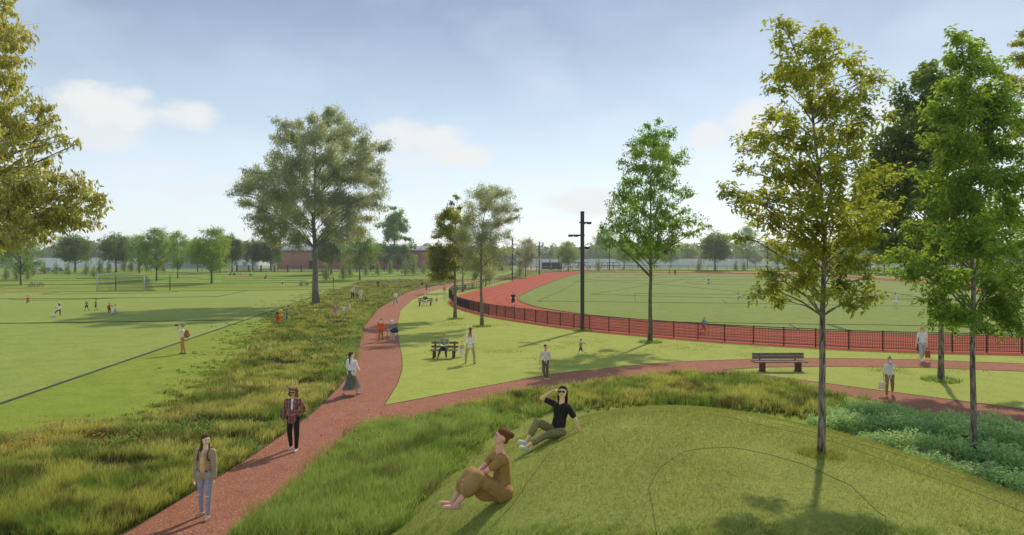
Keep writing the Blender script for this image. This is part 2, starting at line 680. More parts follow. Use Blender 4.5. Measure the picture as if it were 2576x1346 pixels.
low_e = [(2660, 1076), (2576, 1064), (2447, 1049), (2325, 1034), (2207, 1010), (2077, 986.5), (2003, 967), (1932, 957), (1830, 949), (1697, 942),
         (1610, 951), (1465, 973), (1288, 996), (1037, 1055), (919, 1078), (895, 1094), (864, 1120), (836, 1140), (801, 1171), (774, 1199), (715, 1250), (644, 1300), (590, 1346), (560, 1372)]


def flatP(px, py):
    """same as P for a place known to lie at height 0 behind the mound"""
    d = CAMZ * FPX / (py - HY)
    return Vector(((px - HX) / FPX * d, d, h1((px - HX) / FPX * d, d)))


def FL(L):
    return [flatP(*q) if q[1] > 720 else P(*q) for q in L]


path_poly = FL(left_e) + FL(right_e) + FL(branch_up)[1:] + FL(lens_top) + FL(lens_bot)[1:] + FL(low_e)
sheet('gravel_path', path_poly, M_path, 0.008)
M_edge = plain('thin_path_edging', (.06, .06, .035), 0.9)
EW = 0.022
strip('path_edging', FL(left_e[1:]), M_edge, EW, .02)
strip('path_edging', FL(right_e[1:]), M_edge, EW, .02)
strip('path_edging', FL(branch_up), M_edge, EW, .02)
strip('path_edging', FL(lens_top + lens_bot[1:]), M_edge, EW, .02)
# ---- lawns
sheet('lawn_between_paths', FL(right_e[1:]) + FL(branch_up)[1:] + FL([(2660, 897), (2576, 895.4), (2325, 890), (2132, 882.4), (1932, 871), (1788, 862), (1625, 848), (1470, 834), (1380, 822), (1288, 809),
      (1226, 798), (1169, 784.6), (1138, 773), (1127.7, 760.8), (1129, 750), (1141, 744), (1216, 724), (1288, 706)]), M_bright, 0.004)
sheet('lens_lawn', FL(lens_top) + FL(lens_bot)[1:], M_bright, 0.004)

# ---- athletics track
t_out = [(2660, 741), (2576, 736), (2332, 707), (2144, 694.6), (2000, 688), (1700, 683.5), (1500, 682.3), (1440, 682.6), (1408, 684), (1370, 687), (1338, 693), (1288, 707), (1216.5, 726.6), (1141, 747), (1131, 752),
         (1127.7, 760.8), (1138, 773), (1169, 784.6), (1226.5, 798), (1288, 809), (1380, 822), (1470, 834), (1625, 848), (1788, 862), (1932, 871), (2132, 882.4), (2325, 890), (2576, 895.4), (2660, 897)]
t_in = [(2660, 766), (2576, 745), (2332, 713), (2144, 700), (2000, 692), (1700, 686.5), (1500, 685.5), (1468, 686), (1448, 690), (1405, 702), (1363, 718), (1330, 732), (1313, 741), (1299, 749), (1304, 757),
        (1320, 765), (1340, 771), (1363, 776.6), (1458, 791), (1545, 799), (1697, 811.6), (1815, 820), (1932, 829.6), (2132, 836), (2332, 843), (2450, 845), (2576, 846), (2620, 846), (2660, 846)]
TO, TI = smooth_line(FL(t_out), 1), smooth_line(FL(t_in), 1)
TO = FL(t_out)
TI = FL(t_in)
sheet('running_track', TO + TI[::-1], M_track, 0.010)
sheet('infield_turf', TI, M_infield, 0.006)


def lane(f):
    n = min(len(TO), len(TI))
    # same number of points on both edges: walk both by index
    return [TO[i].lerp(TI[i], f) for i in range(n)]


assert len(TO) == len(TI), (len(TO), len(TI))
for k in range(1, 6):
    strip('lane_line', smooth_line(lane(k / 6), 1), M_line, .05, .025, sink=0)
strip('track_kerb', smooth_line(lane(1.0), 1), M_line, .06, .045, sink=0)
strip('track_kerb', smooth_line(lane(1.03), 1), M_line, .06, .03, sink=0)

# ---- left football pitch
k_a, k_b = flatP(-60, 1038.6), P(839, 729)
pitch_poly = [k_a, k_b] + PL([(644, 731), (0, 736), (-150, 737)]) + [Vector((-75, 14, 0)), Vector((-20, 14, 0))]
sheet('football_pitch_turf', pitch_poly, M_pitch, 0.004)
strip('pitch_kerb', [k_a, k_b], plain('kerb_grey', (.085, .08, .07), .85), .075, .06)
for L in ([(-60, 815.5), (615, 806)], [(839, 729), (644, 731), (0, 736), (-100, 737)], [(102, 741), (151, 735.3)], [(102, 741), (416, 737.6), (449, 733)],
          [(-100, 753), (200, 751.5), (546, 747), (622, 731.6)], [(20, 753), (50, 755), (100, 756), (200, 754), (305, 750)]):
    strip('pitch_line', PL(L), M_line, .07, .05, sink=0)
# ---- far brown footpath behind the goal
fp = PL([(-150, 726.6), (0, 725.6), (300, 724), (644, 722), (839, 720.5), (900, 720)])
strip('footpath', fp, M_path, 2.6, .02)
for L in ([(-60, 707), (40, 704), (52, 703)], [(560, 697), (800, 692)], [(900, 705), (1100, 705), (1280, 701)],
          [(-60, 742), (-1, 742)]):
    strip('footpath', PL(L), M_path, 2.2, .05)
# contour edgings of the terraced slope behind
for (x0, y0, x1, y1) in [(0, 717.5, 500, 714), (110, 701, 500, 698.5), (190, 694, 640, 690), (0, 708, 330, 704), (360, 714.5, 840, 711), (560, 707.5, 770, 706.5),
                         (190, 701.4, 360, 700), (640, 698, 900, 694), (500, 703, 840, 700), (860, 697, 1120, 694), (920, 690, 1260, 688), (900, 711.5, 1060, 710), (1010, 684.6, 1280, 685)]:
    strip('terrace_edging', PL([(x0, y0), (x1, y1)]), M_line, .12, .07)
# ---- lines over the infield
IL = [[(1481, 688), (1351, 758), (1365, 759)], [(1351, 758), (1550, 760.5), (1932, 764.6), (2132, 769), (2576, 774)], [(1484, 741), (1630, 716), (1813, 689)],
      [(1484, 741), (1882, 751.6), (2100, 757)], [(1599, 761), (1595, 739), (1932, 742), (2300, 746)], [(1443, 709), (1743, 704), (1932, 703)],
      [(1471, 703), (1700, 719), (1875, 735)], [(1525, 695), (1586, 689), (1678, 696.5)], [(1500, 699), (1932, 696)], [(1560, 692), (1932, 690), (2080, 692)],
      [(1723, 711), (1740, 714), (1800, 716.4), (1932, 718), (2080, 720)], [(1723, 711), (1760, 708.6), (1900, 707), (2060, 706.5)],
      [(1932, 815), (2200, 818), (2576, 826)], [(1600, 809), (1750, 811.5), (1932, 815)], [(1814, 755), (1830, 763.5)], [(1932, 705), (2300, 743)], [(2150, 752), (2576, 762)],
      [(2080, 816.5), (2132, 834.5)], [(2090, 816.8), (2142, 834.8)], [(2010, 830), (1984, 816)], [(1932, 747), (2576, 756)], [(1960, 690), (2140, 715), (2350, 755)]]
for L in IL:
    strip('field_line', PL(L), M_line, .06, .040, sink=0)
# ---- contour lines of the mound
M_contour = plain('contour_cord', (.10, .115, .03), .9)
for L in ([(1130, 1185), (1190, 1130), (1290, 1058), (1340, 1030), (1420, 1018), (1500, 1013), (1580, 1013)],
          [(1005, 1346), (1060, 1275), (1130, 1185)],
          [(1062, 1346), (1150, 1245), (1200, 1170), (1270, 1100)], [(1235, 1330), (1290, 1270), (1345, 1190), (1400, 1120), (1440, 1080), (1500, 1058), (1545, 1043), (1650, 1036), (1800, 1044)],
          [(1652, 1346), (1640, 1270), (1632, 1230), (1658, 1178), (1720, 1137), (1765, 1129), (1840, 1125.6), (1932, 1143), (2020, 1168), (2080, 1195), (2140, 1222), (2210, 1290), (2228, 1300), (2230, 1346)],
          [(1800, 1044), (1932, 1074), (2060, 1102), (2130, 1123), (2280, 1180), (2440, 1235), (2576, 1290)],
          [(1932, 1062), (2080, 1096), (2280, 1150), (2450, 1215), (2576, 1260)]):
    strip('contour_line', PL(L), M_contour, .009, .006, step=.2, sink=0)
strip('mast_corner', PL([(0, 0), (1, 1)]), M_line, .01, .01) if False else None
# ---- far yards and playground ground
sheet('parking_yard', [Vector((x, y, 0)) for x, y in ((-118, 232), (40, 236), (40, 262), (-118, 256))], M_asphalt, .04)
sheet('playground_sand', PL([(1330, 681.5), (1400, 679.5), (1560, 679.5), (1560, 676), (1330, 676)]), M_sand, .05)
strip('footpath', PL([(1290, 680), (1350, 684), (1420, 688), (1480, 684)])[:3], M_path, 3.0, .05)
strip('footpath', PL([(1700, 679), (1780, 683)]), M_path, 2.5, .05)


# ------------------------------------------------------------------ grass blades
def inpoly(x, y, poly):
    c = np.zeros(len(x), bool)
    n = len(poly)
    j = n - 1
    for i in range(n):
        xi, yi, xj, yj = poly[i][0], poly[i][1], poly[j][0], poly[j][1]
        m = ((yi > y) != (yj > y)) & (x < (xj - xi) * (y - yi) / (yj - yi + 1e-12) + xi)
        c ^= m
        j = i
    return c


def fnoise(x, y, s, seed=0):
    """cheap smooth value noise 0..1"""
    r = np.random.default_rng(seed)
    T = r.random((64, 64))
    u, v = x / s + 100.3, y / s + 100.7
    iu, iv = np.floor(u).astype(int), np.floor(v).astype(int)
    fu, fv = u - iu, v - iv
    fu, fv = fu * fu * (3 - 2 * fu), fv * fv * (3 - 2 * fv)
    a, b = T[iu % 64, iv % 64], T[(iu + 1) % 64, iv % 64]
    c, d = T[iu % 64, (iv + 1) % 64], T[(iu + 1) % 64, (iv + 1) % 64]
    return (a * (1 - fu) + b * fu) * (1 - fv) + (c * (1 - fu) + d * fu) * fv


def sample(polys, n, power=1.4, d0=9.0, holes=(), fe=1.0):
    """ground points inside polygons, thinning out with distance from the near edge"""
    allp = np.array([[p[0], p[1]] for poly in polys for p in poly])
    x0, y0 = allp.min(0)
    x1, y1 = allp.max(0)
    ox, oy = [], []
    tot = 0
    for _ in range(60):
        # inverse sampling of y with density ~ y^-power
        m = 400000
        u = RNG.random(m)
        lo, hi = max(y0, d0), y1
        q = 1 - power
        y = (lo ** q + u * (hi ** q - lo ** q)) ** (1 / q)
        x = x0 + RNG.random(m) * (x1 - x0)
        k = np.zeros(m, bool)
        jx, jy = x + RNG.normal(0, fe, m) * y * .02, y + RNG.normal(0, fe, m) * y * .035
        for poly in polys:
            k |= inpoly(jx, jy, poly)
        for poly in holes:
            k &= ~inpoly(x, y, poly)
        ox.append(x[k])
        oy.append(y[k])
        tot += int(k.sum())
        if tot >= n:
            break
    return np.concatenate(ox)[:n], np.concatenate(oy)[:n]


def blades(name, x, y, hgt, wid, lean, mat, tint, label=None, cat=None, seg=2, dirx=0.6, off=None):
    """every blade its own bent strip of triangles; one mesh of grass"""
    n = len(x)
    z = hh(x, y)
    a = RNG.random(n) * 2 * np.pi
    dx, dy = np.cos(a), np.sin(a)
    b = RNG.random(n) * 2 * np.pi
    lx, ly = np.cos(b) * lean + dirx * lean * .6, np.sin(b) * lean
    if off is not None:
        lx, ly = lx * .5 + off[0] * lean * .7, ly * .5 + off[1] * lean * .7
    H = hgt
    B = np.stack([x, y, z - .02], 1)
    R = np.stack([dx * wid / 2, dy * wid / 2, np.zeros(n)], 1)
    T = B + np.stack([lx * H, ly * H, H], 1)
    Md = B + np.stack([lx * H * .32, ly * H * .32, H * .55], 1)
    if seg == 2:
        V = np.stack([B - R, B + R, Md + R * .75, Md - R * .75, T], 1).reshape(-1, 3)
        o = (np.arange(n) * 5)[:, None]
        F = np.concatenate([o + np.array([[0, 1, 2]]), o + np.array([[0, 2, 3]]), o + np.array([[3, 2, 4]])])
        k = 5
        tip = np.tile([0, 0, .55, .55, 1], n)
    else:
        V = np.stack([B - R, B + R, T], 1).reshape(-1, 3)
        o = (np.arange(n) * 3)[:, None]
        F = o + np.array([[0, 1, 2]])
        k = 3
        tip = np.tile([0, 0, 1.], n)
    me = mesh_np(name, V, F, {'tint': np.repeat(tint, k), 'tip': tip})
    return link(name, me, mat, label=label, cat=cat, kind='stuff')


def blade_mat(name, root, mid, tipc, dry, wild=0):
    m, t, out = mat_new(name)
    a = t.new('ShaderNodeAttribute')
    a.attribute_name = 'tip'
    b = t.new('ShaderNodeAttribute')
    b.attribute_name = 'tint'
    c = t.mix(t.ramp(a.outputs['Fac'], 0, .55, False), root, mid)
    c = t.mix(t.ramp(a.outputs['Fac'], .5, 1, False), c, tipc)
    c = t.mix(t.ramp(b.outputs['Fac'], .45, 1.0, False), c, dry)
    g = t.new('ShaderNodeNewGeometry').outputs['Position']
    if wild:
        c = t.mix(t.math('MULTIPLY', t.ramp(t.noise(g, .55, 4, .6, dist=.8), .46, .62), .75 * wild), c, (.16, .30, .03))
        c = t.mix(t.math('MULTIPLY', t.ramp(t.noise(g, .7, 4, .65, dist=1.2), .50, .62), .8 * wild), c, (.10, .085, .022))
        c = t.mix(t.math('MULTIPLY', t.ramp(t.noise(g, 1.3, 3, .6), .60, .72), .6 * wild), c, (.34, .17, .06))
    d = t.new('ShaderNodeBsdfPrincipled')
    t.l.new(c, d.inputs['Base Color'])
    d.inputs['Roughness'].default_value = .6
    d.inputs['Specular IOR Level'].default_value = .2
    tr = t.new('ShaderNodeBsdfTranslucent')
    t.l.new(c, tr.inputs[0])
    mx = t.new('ShaderNodeMixShader')
    mx.inputs[0].default_value = .4
    t.l.new(d.outputs[0], mx.inputs[1])
    t.l.new(tr.outputs[0], mx.inputs[2])
    t.l.new(mx.outputs[0], out.inputs[0])
    return m


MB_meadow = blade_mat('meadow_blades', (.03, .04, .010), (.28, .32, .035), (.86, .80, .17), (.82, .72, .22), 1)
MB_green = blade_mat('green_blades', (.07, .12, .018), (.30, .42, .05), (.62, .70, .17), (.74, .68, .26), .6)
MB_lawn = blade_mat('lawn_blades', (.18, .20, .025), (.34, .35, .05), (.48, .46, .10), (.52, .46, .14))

mead_l = FL([(-240, 1372)] + left_e[:2][::-1][:0] + left_e[0:21] + [(1130, 703), (1000, 703), (905, 709), (840, 732), (800, 755), (740, 783), (690, 812), (655, 845),
            (625, 880), (560, 935), (520, 985), (430, 1040), (330, 1075), (150, 1080), (60, 1100), (-60, 1120), (-240, 1180)])
mead_r = [flatP(*q) for q in low_e[5:]] + [flatP(*q) for q in [(1000, 1372), (1000, 1330), (1100, 1215), (1180, 1130), (1260, 1060), (1390, 1030), (1565, 1012), (1850, 1022), (2050, 1050), (2120, 1040)]]
PATH2 = [(p[0], p[1]) for p in path_poly]
def tufted(polys, n_tuft, per, power, holes, fe, spread=.09):
    """blades gathered in tufts; returns blade positions, tuft noise and outward offset"""
    cx, cy = sample(polys, n_tuft, power, 11, holes=holes, fe=fe)
    s = spread * np.clip(cy / 20, .8, 2.0) * RNG.uniform(.6, 1.5, len(cx))
    tid = np.repeat(np.arange(len(cx)), per)
    a = RNG.random(len(tid)) * 2 * np.pi
    rr = np.abs(RNG.normal(0, 1, len(tid))) * s[tid]
    ox, oy = np.cos(a) * rr, np.sin(a) * rr
    th = RNG.random(len(cx))
    return cx[tid] + ox, cy[tid] + oy, ox / s[tid], oy / s[tid], th[tid], RNG.random(len(cx))[tid]


TRK = [(p.x, p.y) for p in TO]
BRL = [(p.x, p.y) for p in FL(right_e[1:]) + FL(branch_up)[1:] + FL([(2660, 897), (1932, 871), (1470, 834), (1288, 809), (1127, 761), (1141, 744), (1288, 706)])]
LNS = [(p.x, p.y) for p in FL(lens_top) + FL(lens_bot)[1:]]
HOLES = (PATH2, TRK, BRL, LNS)
x, y, ox, oy, th, tc_ = tufted([mead_l], 26000, 15, 1.9, HOLES, 1.5)
inside = inpoly(x, y, mead_l)
n1 = fnoise(x, y, 3.2, 1)
n2 = fnoise(x, y * 2.6, 1.5, 2)
n3 = fnoise(x, y * 1.6, 4.5, 3)
keep = ((n2 * .7 + n1 * .5 + th * .3) > .68) & ~inpoly(x, y, PATH2)
hg = (.08 + .28 * th + .22 * n2 * n1) * (.65 + .5 * RNG.random(len(x))) * np.where(inside, 1, .38)
wd = np.clip(.0010 * y, .010, .06)
tn = np.clip(.45 * tc_ + .9 * (n3 - .2) + RNG.normal(0, .12, len(x)) - .05, 0, 1)
k = keep
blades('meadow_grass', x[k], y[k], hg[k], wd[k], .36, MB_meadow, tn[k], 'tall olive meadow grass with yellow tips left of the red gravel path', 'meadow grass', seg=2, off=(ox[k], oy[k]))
x, y, ox, oy, th, tc_ = tufted([mead_r], 15000, 13, 1.6, (PATH2, BRL, LNS), .6)
n1 = fnoise(x, y, 2.0, 4)
n2 = fnoise(x, y, 1.0, 5)
hg = (.07 + .24 * th * th + .20 * n2) * (.65 + .5 * RNG.random(len(x)))
tn = np.clip(.6 * tc_ + .4 * fnoise(x, y, 2.2, 6) + RNG.normal(0, .14, len(x)) - .15, 0, 1)
wd = np.clip(.0009 * y, .009, .04)
k = (y < 22.5) & (x < 3.5) & ~inpoly(x, y, PATH2)
j = ~k & ~inpoly(x, y, PATH2)
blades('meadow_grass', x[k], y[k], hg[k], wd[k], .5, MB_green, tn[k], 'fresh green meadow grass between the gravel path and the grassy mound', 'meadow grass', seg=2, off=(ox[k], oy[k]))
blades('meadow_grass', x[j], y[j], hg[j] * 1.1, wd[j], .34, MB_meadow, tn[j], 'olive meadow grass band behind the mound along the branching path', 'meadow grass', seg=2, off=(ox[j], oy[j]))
# low broad leaved herbs along both sides of the path
hx, hy = sample([mead_l, mead_r], 26000, 2.0, 11, holes=HOLES, fe=.5)
kk = (fnoise(hx, hy, 1.4, 14) > .60) & (hy < 60)
hx, hy = hx[kk], hy[kk]
blades('meadow_herbs', hx, hy, .10 + .16 * RNG.random(len(hx)), np.clip(.0030 * hy, .03, .12), .9, MB_green, RNG.random(len(hx)) * .3, 'low broad leaved herbs scattered through the meadow', 'herbs', seg=2)
# bare soil and thatch under the meadows
sheet('meadow_soil', mead_l, M_meadow, 0.006)
sheet('meadow_soil', [q for q in mead_r], M_meadow, 0.005)

# short turf on the mound
n = 230000
x = RNG.uniform(-4.5, 12.5, n * 3)
y = RNG.uniform(4.2, 24, n * 3)
r = np.sqrt(((x - MCX) / MRX) ** 2 + ((y - MCY) / MRY) ** 2)
k = (r < 1.12) & (RNG.random(n * 3) < np.clip(9.0 / y, .0, 1) ** 1.2) & (np.abs(x) < y * .80 + .6)
x, y = x[k][:n], y[k][:n]
nn = fnoise(x, y, 1.3, 8)
hg = (.030 + .035 * nn) * (.6 + .8 * RNG.random(len(x)))
blades('mown_grass', x, y, hg, np.clip(.0012 * y, .006, .016), .8, MB_lawn, np.clip(nn * .8 + RNG.random(len(x)) * .4 - .25, 0, 1),
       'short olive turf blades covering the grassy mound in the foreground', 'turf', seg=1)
# tall fringe close to the camera along the lower edge
fr_ = [P(random.uniform(960, 2620), random.uniform(1322, 1420)) for _ in range(700)]
x = np.repeat([p.x for p in fr_], 26) + RNG.normal(0, .05, 700 * 26)
y = np.repeat([p.y for p in fr_], 26) + RNG.normal(0, .05, 700 * 26)
nn = fnoise(x, y, .45, 9)
k = nn > .30
x, y, nn = x[k], y[k], nn[k]
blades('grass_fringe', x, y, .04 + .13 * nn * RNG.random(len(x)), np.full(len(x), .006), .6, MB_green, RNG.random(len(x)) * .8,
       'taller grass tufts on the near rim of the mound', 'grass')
# tufts along path edges, round tree feet and over the bright lawn
def tufts(name, pts, n_each, rad, h_, mat, label, wd_=.012):
    X, Y = [], []
    for p in pts:
        a = RNG.random(n_each) * 6.283
        q = np.sqrt(RNG.random(n_each)) * rad
        X.append(p[0] + np.cos(a) * q)
        Y.append(p[1] + np.sin(a) * q)
    x, y = np.concatenate(X), np.concatenate(Y)
    blades(name, x, y, h_ * (.4 + .8 * RNG.random(len(x))), np.full(len(x), wd_), .45, mat, RNG.random(len(x)) * .7, label, 'grass')


edge = dense(FL(low_e[4:13]), .35) + dense(FL(low_e[13:22]), .3)
tufts('edge_tufts', [p + Vector((random.uniform(-.2, .2), random.uniform(-.5, .1), 0)) for p in edge], 46, .3, .34, MB_green, 'ragged green tufts leaning over the lower edge of the path', .010)
edge = dense(FL(left_e[1:15]), .3)
tufts('edge_tufts', [p + Vector((random.uniform(-.9, -.2), random.uniform(0, .5), 0)) for p in edge], 40, .4, .36, MB_green, 'leafy green tufts along the left edge of the path', .012)
sp = [P(random.uniform(1080, 2500), random.uniform(800, 945)) for _ in range(60)]
sp = [p for p in sp if not inpoly(np.array([p.x]), np.array([p.y]), PATH2)[0] and not inpoly(np.array([p.x]), np.array([p.y]), [(q.x, q.y) for q in TO])[0]]
tufts('lawn_tufts', sp, 160, .9, .10, MB_lawn, 'scattered longer tufts in the bright lawn', .02)


# meadow flowers: small heads on stems
def flowers(name, pts, mat, label, s):
    vs, fs = [], []
    for (x_, y_, z_) in pts:
        hgt_ = random.uniform(.22, .5)
        b = len(vs)
        q = s * random.uniform(.6, 1.3)
        for k in range(5):
            a = k * 1.2566
            vs.append((x_ + math.cos(a) * q, y_ + math.sin(a) * q, z_ + hgt_ + random.uniform(-.2, .2) * q))
        vs.append((x_, y_, z_ + hgt_ + q * .7))
        vs.append((x_, y_, z_ + hgt_ - q * .9))
        for k in range(5):
            fs += [(b + k, b + (k + 1) % 5, b + 5), (b + (k + 1) % 5, b + k, b + 6)]
    me = bpy.data.meshes.new(name)
    me.from_pydata(vs, [], fs)
    me.update()
    link(name, me, mat, label=label, cat='flowers', kind='stuff')


def flower_pts(n, cl):
    out = []
    for _ in range(n):
        cx, cy, rx, ry = random.choice(cl)
        p = P(random.gauss(cx, rx), min(1340, random.gauss(cy, ry)))
        out.append(tuple(p))
    return out


FC = [(790, 800, 45, 14), (860, 810, 30, 10), (910, 745, 40, 10), (1010, 760, 30, 8), (660, 890, 30, 14), (700, 850, 30, 12), (760, 1000, 30, 10), (560, 985, 60, 10), (420, 1060, 60, 8),
      (120, 1095, 60, 8), (60, 1145, 60, 10), (260, 1130, 70, 8), (950, 800, 20, 10), (920, 1100, 50, 30), (690, 905, 60, 10), (850, 780, 60, 14)]
flowers('yellow_flowers', flower_pts(750, FC), plain('flower_yellow', (.62, .38, .03), .7), 'tiny yellow flowers speckled through the meadow', .022)
flowers('orange_flowers', flower_pts(420, FC), plain('flower_orange', (.62, .15, .03), .7), 'tiny orange flowers speckled through the meadow', .022)
flowers('red_flowers', flower_pts(70, FC), plain('flower_red', (.50, .035, .02), .7), 'single deep red flower heads standing in the meadow', .030)
# seed heads and rust coloured stems in front
x, y = sample([mead_l, [flatP(*q) for q in low_e[14:]] + [flatP(1010, 1372), flatP(1100, 1200), flatP(1000, 1100)]], 5200, 2.2, 11, holes=(PATH2,))
k = (fnoise(x, y, .9, 12) > .50) & (y < 26)
blades('seed_stems', x[k], y[k], .42 + .32 * RNG.random(k.sum()), np.full(k.sum(), .008), .28, blade_mat('rust_stems', (.12, .10, .03), (.26, .20, .06), (.42, .22, .09), (.46, .30, .14)),
       RNG.random(k.sum()), 'thin rust coloured seed stems standing above the meadow', 'grass')
# ------------------------------------------------------------------ trees
def leaves(pos, size, width=.42, droop=.35, tint=None, seed=0, curl=.18):
    """leaf = folded rhombus of four triangles' worth of outline; returns V,F,tint"""
    r = np.random.default_rng(seed)
    n = len(pos)
    a = r.random(n) * 2 * np.pi
    pitch = r.normal(-droop, .5, n)
    D = np.stack([np.cos(a) * np.cos(pitch), np.sin(a) * np.cos(pitch), np.sin(pitch)], 1)
    up = np.stack([r.normal(0, .55, n), r.normal(0, .55, n), np.ones(n)], 1)
    S = np.cross(D, up)
    S /= np.linalg.norm(S, axis=1, keepdims=True) + 1e-9
    N = np.cross(S, D)
    L = (size * r.uniform(.65, 1.25, n))[:, None]
    W = L * width * .5
    B = pos
    mid = B + D * L * .42
    V = np.stack([B, mid - S * W + N * W * .35, B + D * L - N * L * curl, mid + S * W + N * W * .35], 1).reshape(-1, 3)
    o = (np.arange(n) * 4)[:, None]
    F = np.concatenate([o + np.array([[0, 1, 2]]), o + np.array([[0, 2, 3]])])
    t = r.random(n) if tint is None else tint
    return V, F, np.repeat(t, 4)


def grow(trunk, r0, clumps, leaf, n_leaf, seed=1, zmin=.25, twig_n=7, width=.42, droop=.35, flat=.8, sun_tint=.35, limb_k=.026, spread=1.0, rtop=.25, blank=0.0):
    """trunk: list of points (local); clumps: (x,y,z,r). returns trunk MB, leaf positions, tints"""
    rd = random.Random(seed)
    nr = np.random.default_rng(seed)
    mb = MB()
    T = [Vector(p) for p in trunk]
    H = T[-1].z
    fine = []
    for i in range(len(T) - 1):
        for k in range(3):
            fine.append(T[i].lerp(T[i + 1], k / 3))
    fine.append(T[-1])
    rad = [max(r0 * (1 - (1 - rtop * .35) * (max(p.z, 0) / H) ** .9), r0 * .06) for p in fine]
    rad[0] = r0 * 1.25
    if len(rad) > 1:
        rad[1] *= 1.05
    for i in range(1, len(fine) - 1):
        fine[i] = fine[i] + Vector((rd.uniform(-1, 1), rd.uniform(-1, 1), 0)) * r0 * .22
    mb.tube(fine, rad, 9)

    def trunk_at(z):
        for a, b, ra, rb in zip(fine[:-1], fine[1:], rad[:-1], rad[1:]):
            if a.z <= z <= b.z:
                t = (z - a.z) / max(b.z - a.z, 1e-6)
                return a.lerp(b, t), ra + (rb - ra) * t
        return fine[-1], rad[-1]

    pos, tin = [], []
    tot = sum(c[3] ** 2 for c in clumps)
    ztop = max(c[2] + c[3] for c in clumps)
    zlow = min(c[2] - c[3] for c in clumps)
    for (cx, cy, cz, cr) in clumps:
        c = Vector((cx, cy, cz))
        hd = math.hypot(cx - T[0].x, cy - T[0].y)
        za = min(max(cz - hd * rd.uniform(.45, .8) - .25 * cr, zmin * H), H * .97)
        a, ra = trunk_at(za)
        if (c - a).length < .05:
            a = trunk_at(max(za - .3, 0))[0]
        d = c - a
        m1 = a + d * .35 + Vector((rd.uniform(-1, 1), rd.uniform(-1, 1), rd.uniform(-.6, .4))) * d.length * .07
        m2 = a + d * .7 + Vector((rd.uniform(-1, 1), rd.uniform(-1, 1), rd.uniform(-.2, .8))) * d.length * .07
        if hd > 2.2 * cr:      # long boughs arch before they come down to their tips
            m1 = m1 + Vector((0, 0, d.length * .10))
            m2 = m2 + Vector((0, 0, d.length * .09))
        rb = min(ra * .55, max(limb_k * d.length * .5, r0 * .05))
        mb.tube([a, m1, m2, c, c + (c - m2).normalized() * cr * .5], [rb, rb * .75, rb * .5, rb * .3, rb * .12], 5, caps=False)
        nt = twig_n
        cnt = max(6, int(n_leaf * cr * cr / tot / nt))
        tone = rd.uniform(-.16, .16)
        ax, ay, azz = rd.uniform(.75, 1.45), rd.uniform(.75, 1.3), rd.uniform(.6, 1.15)
        for k in range(nt):
            while True:
                q = Vector((rd.uniform(-1, 1), rd.uniform(-1, 1), rd.uniform(-1, 1)))
                if .25 < q.length < 1:
                    break
            q = Vector((q.x * ax, q.y * ay, q.z * flat * azz)) * cr * 1.32 * spread
            st = m2.lerp(c, rd.uniform(-.4, 1.0))
            e = c + q
            mid = st.lerp(e, .5) + Vector((0, 0, cr * .12))
            mb.tube([st, mid, e], [rb * .28, rb * .17, rb * .05], 3, caps=False)
            t = np.clip(nr.beta(2.2, 1.3, cnt), 0, 1)[:, None]
            s0, m0, e0 = np.array(st), np.array(mid), np.array(e)
            pp = (1 - t) ** 2 * s0 + 2 * t * (1 - t) * m0 + t * t * e0
            pp = pp + nr.normal(0, cr * .20, (cnt, 3))
            pos.append(pp)
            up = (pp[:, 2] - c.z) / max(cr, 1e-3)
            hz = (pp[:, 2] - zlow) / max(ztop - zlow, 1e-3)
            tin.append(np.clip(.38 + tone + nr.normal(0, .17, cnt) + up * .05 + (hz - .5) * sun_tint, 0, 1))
    return mb, np.concatenate(pos), np.concatenate(tin)


def make_tree(name, loc, label, trunk, r0, clumps, leaf, n_leaf, bark, lmat, group=None, cat='tree', parts=0, width=.42, droop=.35, **kw):
    mb, pos, tin = grow(trunk, r0, clumps, leaf, n_leaf, **kw)
    root = thing(name, loc, label, cat, group)
    mb.build('trunk', bark, root, smooth=True)
    if parts:
        # the leaves that show largest are separate parts
        cp = np.array([0, 0, CAMZ]) - np.array(loc)
        dd = np.linalg.norm(pos - cp, axis=1)
        idx = np.argsort(dd)[:parts * 3:3]
        mask = np.ones(len(pos), bool)
        mask[idx] = False
        protos = []
        for s in range(4):
            V, F, tt = leaves(np.zeros((1, 3)), 1.0, width, droop * .3, np.array([.3 + .17 * s]), seed=70 + s)
            m = mesh_np('leaf', V, F, {'tint': tt})
            m.materials.append(lmat)
            protos.append(m)
        rr = random.Random(5)
        for i in idx:
            o = bpy.data.objects.new('leaf', protos[rr.randrange(4)])
            COL.objects.link(o)
            o.parent = root
            o.location = pos[i]
            o.rotation_euler = (rr.gauss(0, .5), rr.gauss(droop, .4), rr.uniform(0, 6.28))
            s_ = leaf * rr.uniform(.9, 1.3)
            o.scale = (s_, s_, s_)
        pos, tin = pos[mask], tin[mask]
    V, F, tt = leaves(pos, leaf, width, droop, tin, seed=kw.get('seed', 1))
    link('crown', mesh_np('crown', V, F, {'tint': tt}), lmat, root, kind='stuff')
    return root


